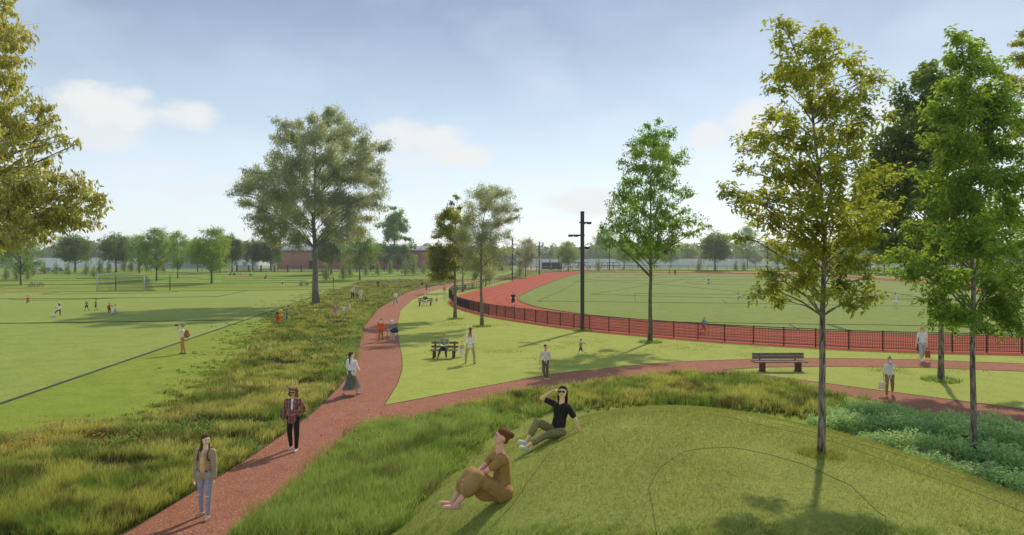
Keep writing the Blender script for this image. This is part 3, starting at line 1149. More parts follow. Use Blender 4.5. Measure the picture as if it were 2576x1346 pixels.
def px_clumps(base, pts, r, depth=.75, seed=3, jit=.15):
    """clump centres measured in the photograph, set round the trunk with real depth"""
    rd = random.Random(seed)
    d = base.y
    out = []
    xs = [p[0] for p in pts]
    zs = sorted(p[1] for p in pts)
    bx = HX + FPX * base.x / d
    for q in pts:
        px, py = q[0], q[1]
        rr = (q[2] if len(q) > 2 else r) / FPX * d
        x = (px - bx) / FPX * d
        z = CAMZ + (HY - py) / FPX * d - base.z
        # half width of the crown at this height
        near = [abs(o[0] - bx) for o in pts if abs(o[1] - py) < 60]
        hw = max(near) / FPX * d if near else rr
        lim = math.sqrt(max(hw * hw - x * x, (rr * .6) ** 2))
        dy = rd.uniform(-1, 1) * lim * depth
        # keep the apparent position when moved in depth
        k = (d + dy) / d
        X = (base.x + x) * k - base.x
        Z = (z + base.z - CAMZ) * k + CAMZ - base.z
        out.append((X, dy, Z, rr * rd.uniform(1 - jit, 1 + jit)))
    return out


def ring_clumps(H, prof, r, n, seed=1, flat=1.0):
    """fill a crown described by profile [(height fraction, radius)] with clumps"""
    rd = random.Random(seed)
    out = []
    z0, z1 = prof[0][0], prof[-1][0]
    tries = 0
    while len(out) < n and tries < 4000:
        tries += 1
        f = rd.uniform(z0, z1)
        for a, b in zip(prof[:-1], prof[1:]):
            if a[0] <= f <= b[0]:
                R = a[1] + (b[1] - a[1]) * (f - a[0]) / (b[0] - a[0])
        if rd.random() > (R / max(p[1] for p in prof)) ** 1.3 + .08:
            continue
        R = max(R - r * .6, 0.02) * math.sqrt(rd.uniform(.15, 1))
        a = rd.uniform(0, 6.283)
        out.append((math.cos(a) * R, math.sin(a) * R, f * H, r * rd.uniform(.75, 1.2)))
    return out


# ---- hero trees
def c3(L):   # crop coordinates -> 2576 wide
    return [(1288 + q[0] * .4673, 188.7 + q[1] * .4673) + tuple(v * .4673 for v in q[2:]) for q in L]


def c2(L):
    return [(503.1 + q[0] * .4673, 188.7 + q[1] * .4673) + tuple(v * .4673 for v in q[2:]) for q in L]


def c1(L):
    return [(q[0] * .4673, q[1] * .4673) + tuple(v * .4673 for v in q[2:]) for q in L]


def trunk_px(base, pts):
    d = base.y
    return [((px - HX) / FPX * d - base.x, 0, CAMZ + (HY - py) / FPX * d - base.z) for px, py in pts]


def hero(name, bpx, tr, r_px, clumps, r, leaf_px, n, bark, lmat, label, **kw):
    b = P(*bpx) if bpx[1] > 950 and kw.pop('on_mound', True) else flatP(*bpx)
    kw.pop('on_mound', None)
    d = b.y
    t = trunk_px(b, tr)
    t[0] = (t[0][0], 0, -.05)
    dep = kw.pop('depth', .75)
    cl = px_clumps(b, clumps, r, depth=dep, seed=kw.get('seed', 3))
    return make_tree(name, b, label, t, r_px / FPX * d, cl, leaf_px / FPX * d, n, bark, lmat, **kw)


hero('willow_tree', (795, 768), [(795, 768), (792, 640), (790, 560), (793, 450), (790, 330), (800, 290)], 8.5,
     c2([(680, 195, 38), (600, 235, 45), (760, 225, 45), (520, 270, 45), (440, 275, 50), (840, 285, 50), (420, 345, 45), (520, 365), (620, 335), (720, 330), (820, 375), (900, 400), (980, 380, 40), (1020, 375, 30),
         (430, 440, 50), (520, 460), (620, 440), (720, 440), (820, 470), (920, 470), (980, 500, 45), (310, 520, 45), (255, 545, 38), (380, 520), (460, 540), (560, 540), (660, 540), (760, 560), (860, 560),
         (950, 580), (975, 640, 40), (220, 600, 40), (170, 615, 22), (300, 610), (390, 620), (480, 630), (580, 640), (680, 650), (780, 660), (880, 680), (960, 700, 40), (230, 680, 38), (320, 700), (420, 710),
         (520, 730), (640, 730), (740, 740), (840, 760), (920, 760, 40), (285, 780, 40), (360, 800), (440, 820), (520, 845), (700, 800), (800, 830), (860, 840, 40), (310, 845, 32), (400, 880, 38), (490, 890, 38),
         (340, 880, 25), (560, 880, 30), (740, 860, 36), (640, 300, 50), (700, 260, 50), (560, 320, 50), (480, 330, 50), (780, 320, 50), (240, 510, 18), (150, 640, 14)]), 33, 7.5, 90000, M_barkl, M_willow,
     'largest tree, broad olive silver willow standing in the meadow beside the pitch kerb', seed=21, width=.24, droop=.5, twig_n=12, zmin=.30, sun_tint=.2, limb_k=.014, flat=1.15)
hero('willow_tree', (1212, 822), [(1212, 822), (1211, 700), (1209, 640), (1215, 560), (1225, 500)], 4.6,
     c2([(1570, 610, 28), (1510, 640), (1640, 635), (1575, 650), (1470, 715), (1540, 705), (1620, 715), (1690, 715, 30), (1725, 720, 18), (1440, 795), (1520, 795), (1600, 795), (1680, 785, 32), (1715, 770, 20), (1420, 875),
         (1500, 880), (1580, 880), (1665, 865, 32), (1440, 955), (1520, 960), (1600, 955), (1660, 945, 30), (1410, 1020, 25), (1480, 1035), (1560, 1045), (1635, 1025, 28), (1480, 1085, 20), (1560, 1100, 20)]), 27, 5.2, 32000,
     M_barkl, M_willow, 'slender olive tree with pale trunk beside the left end of the track', seed=22, width=.26, droop=.45, twig_n=11, zmin=.3, flat=1.2)
hero('linden_tree', (1144.5, 803), [(1144.5, 803), (1144, 690), (1146, 600), (1150, 500)], 4.4,
     c2([(1385, 655, 14), (1350, 690, 18), (1400, 715, 20), (1330, 750), (1390, 770), (1300, 755, 12), (1320, 825), (1280, 865, 18), (1350, 860), (1255, 870, 14), (1240, 930, 18), (1300, 945), (1380, 930), (1240, 985),
         (1310, 1010), (1380, 1020), (1250, 1045, 20), (1300, 1070), (1350, 1085, 20), (1410, 880), (1420, 980)]), 26, 5.5, 24000, M_barkd, M_gold,
     'narrow tree with dark straight trunk and golden edged crown left of the slender olive tree', seed=23, zmin=.28)
hero('linden_tree', (993.5, 694), [(993.5, 694), (993.5, 640), (994, 560), (990, 530)], 2.9,
     c2([(1040, 715, 14), (1035, 760), (1070, 765), (1015, 810), (1075, 820), (1105, 835, 14), (995, 855), (1060, 870), (1115, 880, 16), (975, 930), (1040, 940), (1100, 940), (1145, 925, 16), (955, 985, 18), (1010, 990),
         (1080, 990), (1135, 980, 18), (945, 920, 12)]), 18, 5.2, 17000, M_barkd, M_light,
     'pale yellow green conical tree in front of the brick hall', seed=24, zmin=.2)
hero('sapling_tree', (1164, 735), [(1164, 735), (1164, 650), (1163, 570)], 2.6, [(1150, 590), (1175, 600), (1165, 575), (1145, 620), (1180, 630), (1165, 645), (1150, 660)], 20, 4.4, 4500, M_barkd, M_gold,
     'dark trunked tree standing behind the two nearer trees by the round fence corner', seed=25)
hero('ash_tree', (1635, 862), [(1635, 862), (1637, 740), (1636, 600), (1636, 450), (1650, 320)], 5.6,
     c3([(790, 245, 25), (725, 270, 25), (785, 300), (820, 300, 22), (700, 350), (640, 370, 28), (770, 360), (840, 370, 25), (590, 470, 30), (660, 430), (740, 420), (800, 420), (870, 440), (910, 470, 25), (650, 500),
         (720, 500), (790, 500), (880, 520, 28), (620, 570), (700, 580), (780, 570), (850, 570), (610, 630, 30), (690, 660), (770, 640), (890, 600, 30), (950, 620, 30), (980, 640, 18), (560, 670), (630, 700), (520, 730, 30),
         (590, 750), (700, 730), (800, 720), (890, 690, 28), (930, 740, 28), (870, 760), (490, 830, 30), (560, 820), (640, 810), (720, 820), (800, 810), (880, 830), (960, 790, 30), (1020, 780, 28), (1060, 810, 22),
         (950, 850, 30), (470, 880, 25), (540, 890), (620, 890), (700, 900), (780, 900), (860, 900), (600, 950, 28), (690, 960), (780, 960), (840, 940, 28), (1000, 850, 20)]), 25, 8.5, 17000, M_barkg, M_fir,
     'bright green airy tree with tall trunk standing before the track fence', seed=26, width=.40, droop=.6, twig_n=9, zmin=.3, limb_k=.02, flat=1.1, spread=1.1)
hero('linden_tree', (2367, 958), [(2367, 958), (2367, 800), (2366, 600), (2350, 400), (2335, 180)], 7.0,
     [(2335, 165, 18), (2312, 195), (2350, 215), (2295, 250), (2340, 270), (2288, 300), (2340, 330), (2280, 355), (2245, 375), (2300, 390), (2350, 400), (2225, 420), (2270, 440), (2320, 450), (2370, 460), (2205, 475), (2250, 500),
      (2300, 510), (2355, 520), (2190, 530), (2230, 560), (2280, 570), (2330, 580), (2380, 580), (2210, 610), (2260, 625), (2310, 630), (2370, 640), (2420, 500), (2430, 600), (2420, 400), (2400, 300), (2240, 640, 20), (2150, 560, 26), (2170, 500, 24), (2180, 440, 24), (2200, 400, 22), (2230, 330, 22), (2480, 560), (2470, 640), (2180, 590), (2230, 500)],
     46, 11.0, 38000, M_barkd, M_linden, 'dark dense linden tree behind the right hand group with mossy trunk', seed=27, width=.7, zmin=.3, on_mound=False)
hero('elm_tree', (2066, 1143), [(2066, 1143), (2068, 1000), (2070, 780), (2078, 620), (2060, 430), (2040, 250), (1985, 90)], 9.5,
     [(1960, 55, 26), (1990, 70, 22), (1955, 95, 22), (2060, 85, 30), (2090, 110, 28), (2035, 120, 24), (1985, 130, 24), (2070, 150, 30), (1960, 180, 26), (2010, 170), (2160, 155, 24), (2170, 185, 28), (1960, 225, 24), (2020, 215), (2080, 205), (2110, 240),
      (2200, 205, 26), (2215, 195, 18), (2180, 240, 28), (2140, 270), (2030, 270), (1980, 285, 28), (1935, 290, 24), (2090, 300), (2195, 300, 26), (1905, 335, 28), (1870, 350, 24), (1960, 340), (2020, 345), (2085, 350), (2150, 340), (1885, 380, 22),
      (1945, 395, 24), (2030, 410), (2120, 400), (2170, 390, 26), (1860, 425, 22), (1930, 430, 28), (1990, 435), (2060, 440), (2130, 440), (1830, 485, 28), (1862, 500, 26), (1815, 470, 18), (1920, 490), (1980, 495), (2040, 490), (2100, 500), (2165, 490), (2225, 470),
      (1880, 540, 28), (1950, 550), (2010, 560), (2070, 550), (2130, 560), (2195, 550), (2250, 520, 28), (1965, 605), (2030, 610), (2095, 620), (2160, 610), (2205, 590), (1985, 655, 28), (2050, 665), (2120, 670), (2180, 660, 28),
      (1940, 705, 24), (1985, 715, 26), (2040, 705), (2130, 715), (2190, 700, 26), (1905, 740, 24), (1960, 755, 22), (1930, 690, 20), (2140, 770, 22), (2200, 745, 24), (1850, 600, 20), (2095, 740, 24)],
     37, 14.5, 19000, M_barkd, M_elm, 'nearest full tree, yellow green elm growing from the grassy mound', seed=28, width=.46, droop=.25, twig_n=9, zmin=.33, parts=300, limb_k=.034, rtop=.5, spread=1.2, flat=1.1)
hero('elm_tree', (2447, 1183), [(2447, 1183), (2448, 1000), (2448, 800), (2445, 600), (2440, 400), (2420, 110)], 8.0,
     [(2395, 92, 20), (2425, 90, 18), (2415, 125, 22), (2395, 155, 24), (2450, 165), (2490, 165, 28), (2375, 225, 28), (2430, 225), (2485, 230), (2540, 240), (2370, 290), (2430, 300), (2490, 300), (2550, 300), (2385, 365), (2450, 375), (2515, 370), (2570, 370),
      (2360, 440, 30), (2415, 445), (2480, 450), (2545, 450), (2335, 515, 30), (2395, 525), (2460, 530), (2525, 530), (2580, 530), (2300, 590, 30), (2360, 610), (2425, 605), (2490, 610), (2560, 610), (2255, 645, 26), (2300, 680, 28), (2350, 690, 28), (2410, 685), (2480, 690), (2560, 690),
      (2345, 750, 26), (2385, 770), (2440, 800, 28), (2500, 770), (2560, 750), (2360, 795, 24), (2480, 825, 24), (2550, 800, 28), (2580, 830, 24), (2395, 815, 22), (2270, 690, 20)],
     44, 14, 28000, M_barkd, M_elm2, 'tall fresh green elm at the right edge rising out of the shrub bed', seed=29, width=.46, droop=.3, twig_n=9, zmin=.33, parts=300, limb_k=.034, rtop=.5, spread=1.25, flat=1.2)
# tree whose crown enters at the left, trunk outside the picture
bl = Vector(((-310 - HX) / FPX * 9.6, 9.6, 0))
hl = [(30, 20), (15, 100), (140, 165, 34), (110, 205), (165, 200, 20), (60, 170), (110, 300, 35), (50, 330), (15, 250), (20, 400), (80, 430), (60, 510), (200, 540, 35), (120, 560), (40, 600), (265, 600, 35), (190, 640), (90, 650),
      (310, 650, 28), (235, 720, 28), (170, 715), (320, 735, 25), (385, 745, 25), (425, 770, 18), (40, 770), (60, 830, 30), (245, 790, 20), (195, 860, 35), (290, 900), (60, 950), (130, 930), (240, 960), (350, 950), (20, 1040), (110, 1040), (200, 1040), (290, 1050), (390, 1020),
      (460, 1010, 35), (520, 1060, 35), (560, 1070, 20), (50, 1130), (150, 1140), (250, 1130), (340, 1130), (430, 1110), (520, 1140, 35), (540, 1200, 22), (50, 1220), (140, 1230), (230, 1210), (320, 1200), (400, 1170), (470, 1210, 30), (90, 1280, 35), (170, 1280, 30), (40, 1290), (270, 1270, 22), (-60, 300), (-80, 600), (-80, 900), (-60, 1150), (-150, 450), (-150, 1000), (-60, 100)]
ct = px_clumps(bl, c1(hl), 20, depth=.25, seed=5)
rc_ = random.Random(12)
for (cx_, cy_, cz_, cr_) in list(ct)[::2]:
    # the other half of the crown, outside the picture
    ct.append((-abs(cx_) * rc_.uniform(.5, .95), rc_.uniform(-.9, .9), cz_ + rc_.uniform(-.3, .3), cr_ * 1.5))
make_tree('cherry_tree', bl, 'golden olive tree whose drooping boughs enter at the left edge', [(0, 0, -.05), (.02, 0, 2), (0, .05, 4.4), (.1, 0, 6.5), (.2, .1, 8.6)], .10, ct, 15.0 / FPX * 9.6, 30000, M_barkd, M_cherry,
          seed=31, width=.40, droop=1.0, twig_n=7, zmin=.50, parts=300, limb_k=.011, spread=1.45, flat=1.25)
br = Vector(((2700 - HX) / FPX * 24, 24, 0))
make_tree('birch_tree', br, 'yellowish fine leaved tree cut off by the right edge behind the elm', [(0, 0, -.05), (0, 0, 5), (-.1, 0, 11), (-.2, 0, 14)], .13,
          px_clumps(br, [(2575, 85, 18), (2545, 110, 18), (2560, 150, 22), (2590, 130), (2530, 200, 20), (2570, 220), (2600, 300), (2560, 320), (2610, 400), (2570, 450), (2620, 500), (2590, 580), (2640, 200), (2650, 350), (2560, 560), (2680, 600), (2600, 680, 24)], 28, depth=.6, seed=6),
          9 / FPX * 24, 10000, M_barkd, M_gold, seed=32, zmin=.3)

# ---- planted trees further off: one of each kind, then copies
PROTO = {}
protodef = {
    'maple': ('round_maple', 1.0, [(.30, .20), (.38, .36), (.55, .42), (.75, .34), (.90, .20), (1.0, .06)], .12, 60, M_barkd, M_maple, .034, 9000, .6, .022),
    'light': ('light_ash', 1.0, [(.28, .22), (.40, .42), (.60, .46), (.80, .36), (.93, .18), (1.0, .05)], .12, 60, M_barkg, M_light, .032, 9000, .42, .016),
    'mid': ('street_ash', 1.0, [(.26, .18), (.36, .38), (.55, .42), (.78, .30), (.92, .18), (1.0, .05)], .12, 60, M_barkg, M_elm2, .032, 9000, .42, .016),
    'willow': ('small_willow', 1.0, [(.22, .14), (.35, .26), (.60, .30), (.82, .22), (1.0, .06)], .10, 46, M_barkl, M_willow, .034, 8000, .26, .014),
    'cone': ('young_cone_tree', 1.0, [(.25, .16), (.35, .30), (.60, .22), (.85, .12), (1.0, .03)], .09, 40, M_barkd, M_light, .036, 6000, .5, .014),
}
PROTO_N = {}


def planted(kind, bx, by, topy, wpx, label, group='planted park trees beyond the playing fields'):
    b = P(bx, max(by, 668.5))
    s = FPX / b.y
    H = (b.z + (by - topy) / s) - b.z
    nm, _, prof, r, nc, bark, lm, lf, nl, wd_, r0 = protodef[kind]
    if kind not in PROTO:
        cl = ring_clumps(1.0, prof, r, nc, seed=hash_(kind))
        root = make_tree(nm, b, label, [(0, 0, -.01), (.004, 0, .35), (-.004, .003, .6), (0, 0, .92)], r0, cl, lf, nl, bark, lm, group=group, seed=hash_(kind), width=wd_, zmin=.2, twig_n=7)
        PROTO[kind] = (root, tree_of(root), max(p[1] for p in prof) * 2)
        o = root
        o.rotation_euler = (0, 0, 0)
    else:
        o = copy_tree(PROTO[kind][0], PROTO[kind][1], b, random.uniform(0, 6.28), 1.0, label, group)
    k = wpx / s / (H * PROTO[kind][2])
    k = min(max(k * 1.16, .6), 1.6)
    o.scale = (H * k, H * k, H)
    return o


def hash_(s):
    return sum(ord(c) * (i + 3) for i, c in enumerate(s)) % 97


for a in [
    ('light', 52, 718, 578, 100, 'bright tree with thin trunk furthest left behind the picnic table'),
    ('maple', 189, 685, 582, 88, 'dark round maple behind the two teal cars'),
    ('maple', 292, 685, 580, 86, 'dark round maple standing alone right of the teal cars above the goal'),
    ('light', 394, 707, 572, 100, 'light green tree just right of the goal'),
    ('light', 350, 688, 590, 70, 'pale hazy tree half hidden behind the light green tree right of the goal'),
    ('light', 447, 701, 580, 66, 'smaller light green tree before the blue grey shed'),
    ('mid', 532, 714, 570, 112, 'full mid green tree left of the children sitting on the bank'),
    ('mid', 497, 684, 600, 60, 'shaded tree before the blue grey shed behind the full mid green tree'),
    ('maple', 584, 684, 583, 64, 'dark maple right behind the group sitting on the bank'),
    ('mid', 553, 686, 590, 60, 'thin trunked tree between the full mid green tree and a dark maple'),
    ('maple', 636, 681, 596, 58, 'small dark maple at the left end of the lattice fence'),
    ('maple', 681, 681, 597, 76, 'dark round maple at the left end of the brick hall'),
    ('maple', 833, 690, 575, 88, 'dark maple before the brick hall just right of the largest tree'),
    ('mid', 905, 704, 566, 92, 'leafy green tree before the middle of the brick hall'),
    ('mid', 1222, 722, 590, 60, 'tree standing between the round fence corner and the brick hall end'),
    ('willow', 1322, 698, 593, 58, 'small olive willow by the far bend of the track'),
    ('cone', 1388, 672, 616, 26, 'small light conical tree behind the playground'),
    ('mid', 1429, 682, 606, 58, 'rounded green tree beside the playground'),
    ('cone', 1484, 668, 627, 26, 'small conical tree right of the tall floodlight mast'),
    ('light', 1527, 672, 577, 66, 'pale bluish tree behind the left side of the bright airy tree'),
    ('mid', 1570, 677, 602, 62, 'tree seen through the lower left of the bright airy tree'),
    ('mid', 1605, 674, 610, 56, 'low tree right beside the trunk of the bright airy tree on its left'),
    ('mid', 1688, 674, 612, 52, 'first low tree right of the bright airy tree'),
    ('mid', 1730, 672, 612, 62, 'second low tree right of the bright airy tree over the parked cars'),
    ('maple', 1799, 682, 575, 86, 'dark round maple at the far side of the infield'),
    ('light', 1880, 674, 568, 66, 'tall pale tree left of the elm behind the infield'),
    ('willow', 1900, 674, 628, 44, 'little olive tree below the tall pale tree'),
    ('mid', 1957, 678, 612, 64, 'tree seen just left of the elm stem behind the infield'),
    ('mid', 2102, 683, 608, 66, 'tree seen just right of the elm stem by the white wall'),
    ('mid', 2141, 688, 590, 70, 'second tree right of the elm stem by the white wall'),
    ('maple', 2225, 690, 596, 70, 'dark tree below the dark linden by the white wall'),
    ('maple', 2482, 694, 600, 84, 'dark low tree behind the trunk of the right elm'),
    ('mid', 2540, 697, 610, 70, 'green tree by the teal car at the right edge'),
    ('mid', -30, 705, 590, 90, 'tree cut off by the left edge below the golden boughs'),
]:
    planted(*a)


# ---- distant wood
def wood():
    r = np.random.default_rng(4)
    pos, tin = [], []
    for i in range(190):
        az_ = -0.82 + 1.64 * (i + r.random()) / 190
        d = r.uniform(470, 540)
        R = r.uniform(7, 11)
        Hh = r.uniform(11, 17) * (1.15 if az_ < -.3 or az_ > .35 else 1.0)
        cx, cy = math.tan(az_) * d, d
        n_ = 520
        q = r.normal(0, 1, (n_, 3))
        q /= np.linalg.norm(q, axis=1, keepdims=True)
        q *= (r.uniform(.5, 1, (n_, 1)))
        lump = 1 + .25 * np.sin(q[:, :1] * 5 + i) * np.cos(q[:, 2:] * 4 + i * 2)
        pp = np.stack([cx + q[:, 0] * R, cy + q[:, 1] * R, 2.4 + Hh * .52 + q[:, 2] * Hh * .5], 1) * 1.0
        pp[:, 2:] = 2.4 + (pp[:, 2:] - 2.4) * lump
        pos.append(pp)
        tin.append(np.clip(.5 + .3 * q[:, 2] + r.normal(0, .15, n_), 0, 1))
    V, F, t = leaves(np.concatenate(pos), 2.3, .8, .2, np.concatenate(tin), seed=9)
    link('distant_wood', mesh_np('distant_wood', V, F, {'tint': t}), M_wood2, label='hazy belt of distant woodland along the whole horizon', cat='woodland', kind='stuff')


wood()


# ---- saplings on the bank and shrubs
def sapling_proto(b, label, group):
    rd = random.Random(3)
    root = thing('young_shrub', b, label, 'shrub', group)
    mb = MB()
    pos = []
    for k in range(7):
        a = rd.uniform(0, 6.28)
        sp = rd.uniform(.1, .9)
        e = Vector((math.cos(a) * sp, math.sin(a) * sp, rd.uniform(1.0, 2.6)))
        mb.tube([(0, 0, 0), e * .5, e], [.03, .02, .008], 4, caps=False)
        for t in np.linspace(.12, 1, 34):
            for _ in range(3):
                q = e * t
                w_ = .42 * (1.1 - t)
                pos.append((q.x + rd.gauss(0, w_), q.y + rd.gauss(0, w_), q.z + rd.gauss(0, .08)))
    mb.build('stem', M_barkg, root)
    V, F, t = leaves(np.array(pos), .20, .45, 0, None, seed=4)
    link('foliage', mesh_np('foliage', V, F, {'tint': t}), M_sapl, root, kind='stuff')
    return root, tree_of(root)


SG = 'young shrubs planted on the grassy bank'
SAP = [(15, 706, 1.0, 'young feathery shrub beside the pale railing at the left edge'), (42, 706, .9, 'second young feathery shrub beside the pale railing'), (70, 704, .9, 'young feathery shrub between railing and furthest left tree'),
       (84, 695, .9, 'young feathery shrub at the right end of the pale railing'), (112, 690, 1.0, 'young feathery shrub left of the teal cars'), (142, 692, 1.0, 'young feathery shrub just below the teal cars'),
       (172, 693, 1.0, 'young feathery shrub right of the teal cars below the dark maple'), (216, 693, 1.1, 'young feathery shrub left above the goal post'), (236, 698, .9, 'young feathery shrub directly above the left goal post'),
       (250, 688, 1.2, 'taller feathery shrub between the two dark maples'), (275, 687, 1.0, 'young feathery shrub at the foot of the lone dark maple'), (312, 684, 1.3, 'feathery shrub right of the lone dark maple'),
       (330, 684, 1.3, 'feathery shrub furthest left in the row behind the goal'), (350, 684, 1.2, 'feathery shrub in the middle of the row behind the goal'), (368, 683, 1.1, 'feathery shrub furthest right in the row behind the goal'),
       (412, 686, 1.0, 'young shrub before the blue grey shed'), (820, 706, 1.2, 'young shrub right of the largest trunk below the bench'), (863, 704, 1.2, 'young shrub at the left edge of the far meadow'),
       (880, 698, 1.2, 'young shrub left of the leafy green tree before the hall'), (920, 694, 1.1, 'young shrub right of the leafy green tree before the hall'), (951, 694, 1.1, 'young shrub left of the pale conical tree'),
       (981, 690, 1.1, 'young shrub touching the pale conical tree on its left'), (1020, 692, 1.1, 'young shrub right beside the child in red on the bank'), (1040, 692, 1.5, 'tallest young shrub before the brick hall right part'),
       (1066, 690, 1.1, 'young shrub near the right end of the lattice fence'), (1308, 697, 1.2, 'young shrub beside the person in the pink jacket'), (1506, 682, 1.2, 'young shrub right of the tall floodlight mast by the far fence'),
       (1757, 682, 1.1, 'young shrub below the parked cars left of the dark round maple'), (1850, 682, 1.0, 'young shrub right of the dark round maple'), (1872, 682, 1.0, 'young shrub under the tall pale tree')]
sp0 = None
for (px, py, s_, lb) in SAP:
    b = P(px, py)
    s_ *= 1.45
    if sp0 is None:
        sp0 = sapling_proto(b, lb, SG)
        sp0[0].scale = (s_,) * 3
    else:
        copy_tree(sp0[0], sp0[1], b, random.uniform(0, 6.28), s_, lb)


def shrub_proto(b, label, group):
    root = thing('leafy_shrub', b, label, 'shrub', group)
    r = np.random.default_rng(8)
    n_ = 2600
    q = r.normal(0, 1, (n_, 3))
    q[:, 2] = np.abs(q[:, 2])
    q /= np.linalg.norm(q, axis=1, keepdims=True)
    rr = r.uniform(.66, 1.16, (n_, 1)) * (1 + .16 * np.sin(q[:, :1] * 6) * np.cos(q[:, 1:2] * 7) + .1 * np.sin(q[:, 2:] * 9))
    pos = q * rr * np.array([[.85, .85, .80]])
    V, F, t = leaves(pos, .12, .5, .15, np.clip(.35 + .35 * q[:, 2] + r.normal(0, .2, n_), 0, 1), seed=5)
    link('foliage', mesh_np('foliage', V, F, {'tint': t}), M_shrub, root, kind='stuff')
    mb = MB()
    for k in range(7):
        a = k * .9
        mb.tube([(0, 0, 0), (math.cos(a) * .3, math.sin(a) * .3, .35), (math.cos(a) * .6, math.sin(a) * .6, .55)], [.025, .018, .008], 4, caps=False)
    mb.build('stem', M_barkd, root)
    return root, tree_of(root)


SHR = [(2060, 1060, .42), (2110, 1045, .6), (2160, 1040, .62), (2215, 1045, .6), (2262, 1050, .6), (2330, 1062, .62), (2395, 1065, .62), (2440, 1082, .6), (2500, 1085, .62), (2560, 1098, .62),
       (2100, 1080, .5), (2150, 1085, .6), (2205, 1088, .6), (2260, 1095, .6), (2315, 1105, .62), (2370, 1110, .62), (2425, 1125, .62), (2480, 1130, .62), (2540, 1140, .62), (2590, 1150, .6),
       (2190, 1120, .5), (2245, 1130, .5), (2300, 1145, .55), (2355, 1155, .6), (2410, 1168, .6), (2470, 1178, .6), (2530, 1190, .6), (2585, 1205, .6), (2290, 1178, .45), (2350, 1195, .5), (2410, 1210, .5), (2480, 1222, .5), (2550, 1240, .5), (2610, 1260, .5)]
ORD = ['first', 'second', 'third', 'fourth', 'fifth', 'sixth', 'seventh', 'eighth', 'ninth', 'tenth']
SHL = ['%s shrub from the elm trunk in the row along the lower path' % ORD[i] for i in range(10)] + ['%s shrub from the elm trunk in the second row of the bed' % ORD[i] for i in range(10)] + \
      ['%s shrub from the left in the third row of the bed' % ORD[i] for i in range(8)] + ['%s shrub from the left in the lowest row on the mound slope' % ORD[i] for i in range(6)]
sh0 = None
SG2 = 'leafy shrubs massed between the elm and the lower path'
for i, (px, py, s_) in enumerate(SHR):
    b = flatP(px, py + (20 if i < 10 else 12))
    zz = 0.0
    if h1(b.x, b.y) > 0.02:
        b = P(px, py + 14)
    b.z = h1(b.x, b.y) - .05
    s_ = s_ * random.uniform(1.0, 1.4) * (.85 if i < 10 else 1.0)
    lb = SHL[i]
    if sh0 is None:
        sh0 = shrub_proto(b, lb, SG2)
        sh0[0].scale = (s_,) * 3
    else:
        copy_tree(sh0[0], sh0[1], b, random.uniform(0, 6.28), (s_, s_, s_ * random.uniform(.95, 1.25)), lb)
# ------------------------------------------------------------------ floodlight masts
def mast(b, H, wdt, arms, label, group='floodlight masts round the track'):
    r = thing('floodlight_mast', b, label, 'mast', group)
    MB().box(-wdt / 2, wdt / 2, -wdt / 2, wdt / 2, -.1, H).build('pole', M_mast, r)
    for (z, x0, x1) in arms:
        t = wdt * .42
        MB().box(x0, x1, wdt / 2 + .003, wdt / 2 + .003 + t * 1.6, z - t / 2, z + t / 2).build('crossarm', M_mast, r)
        L = x1 if abs(x1) > abs(x0) else x0
        s = 1 if L > 0 else -1
        for k in range(2):
            c = L - s * (.18 + k * .42)
            MB().box(c - .15, c + .15, wdt / 2 + .03, wdt / 2 + .36, z - t / 2 - .05, z - t / 2 - .004).build('lamp', M_dark, r)
    return r


b = flatP(1465, 833)
s_ = b.y / FPX
mast(b, 301 * s_, 9.0 * s_, [(273 * s_, -6.5 * s_, 24 * s_), (241 * s_, -35 * s_, 6.5 * s_), (210 * s_, -6.5 * s_, 20 * s_)], 'tall near floodlight mast standing against the track fence')
for (px, by, ty, w_, arms, lb) in [
    (1289, 706, 600, 3.4, [(14, -2, 11), (88, -3, 3)], 'floodlight mast left of the track bend behind the olive tree'),
    (1356.5, 691, 608, 3.0, [(12, -2, 9), (26, -6, 2), (40, -7, 2)], 'thin floodlight mast at the top of the track bend'),
    (1533, 681, 612, 2.4, [(12, -7, 2)], 'floodlight mast seen through the bright airy tree'),
    (1931, 684, 611, 2.8, [(8, -7, 2), (17, -6, 2), (25, -3, 6)], 'distant floodlight mast left of the elm')]:
    b = P(px, by)
    s_ = b.y / FPX
    H = (by - ty) * s_
    mast(b, H, w_ * s_, [(H - z * s_, x0 * s_, x1 * s_) for z, x0, x1 in arms], lb)


# ------------------------------------------------------------------ fences
def panel_mesh(L, H, dx, wt_, rails, rail_t, off=.08, rows=9):
    mb = MB()
    n = int(L / dx)
    for k in range(1, n):
        x = k * L / n
        mb.box(x - wt_ / 2, x + wt_ / 2, -wt_ / 2, wt_ / 2, off, H - rail_t)
    for k in range(1, rows):
        z = off + (H - .12 - off) * k / rows
        mb.box(0.03, L - .03, wt_ / 2 + .001, wt_ / 2 + wt_ * .8, z - wt_ / 2, z + wt_ / 2)
    return mb


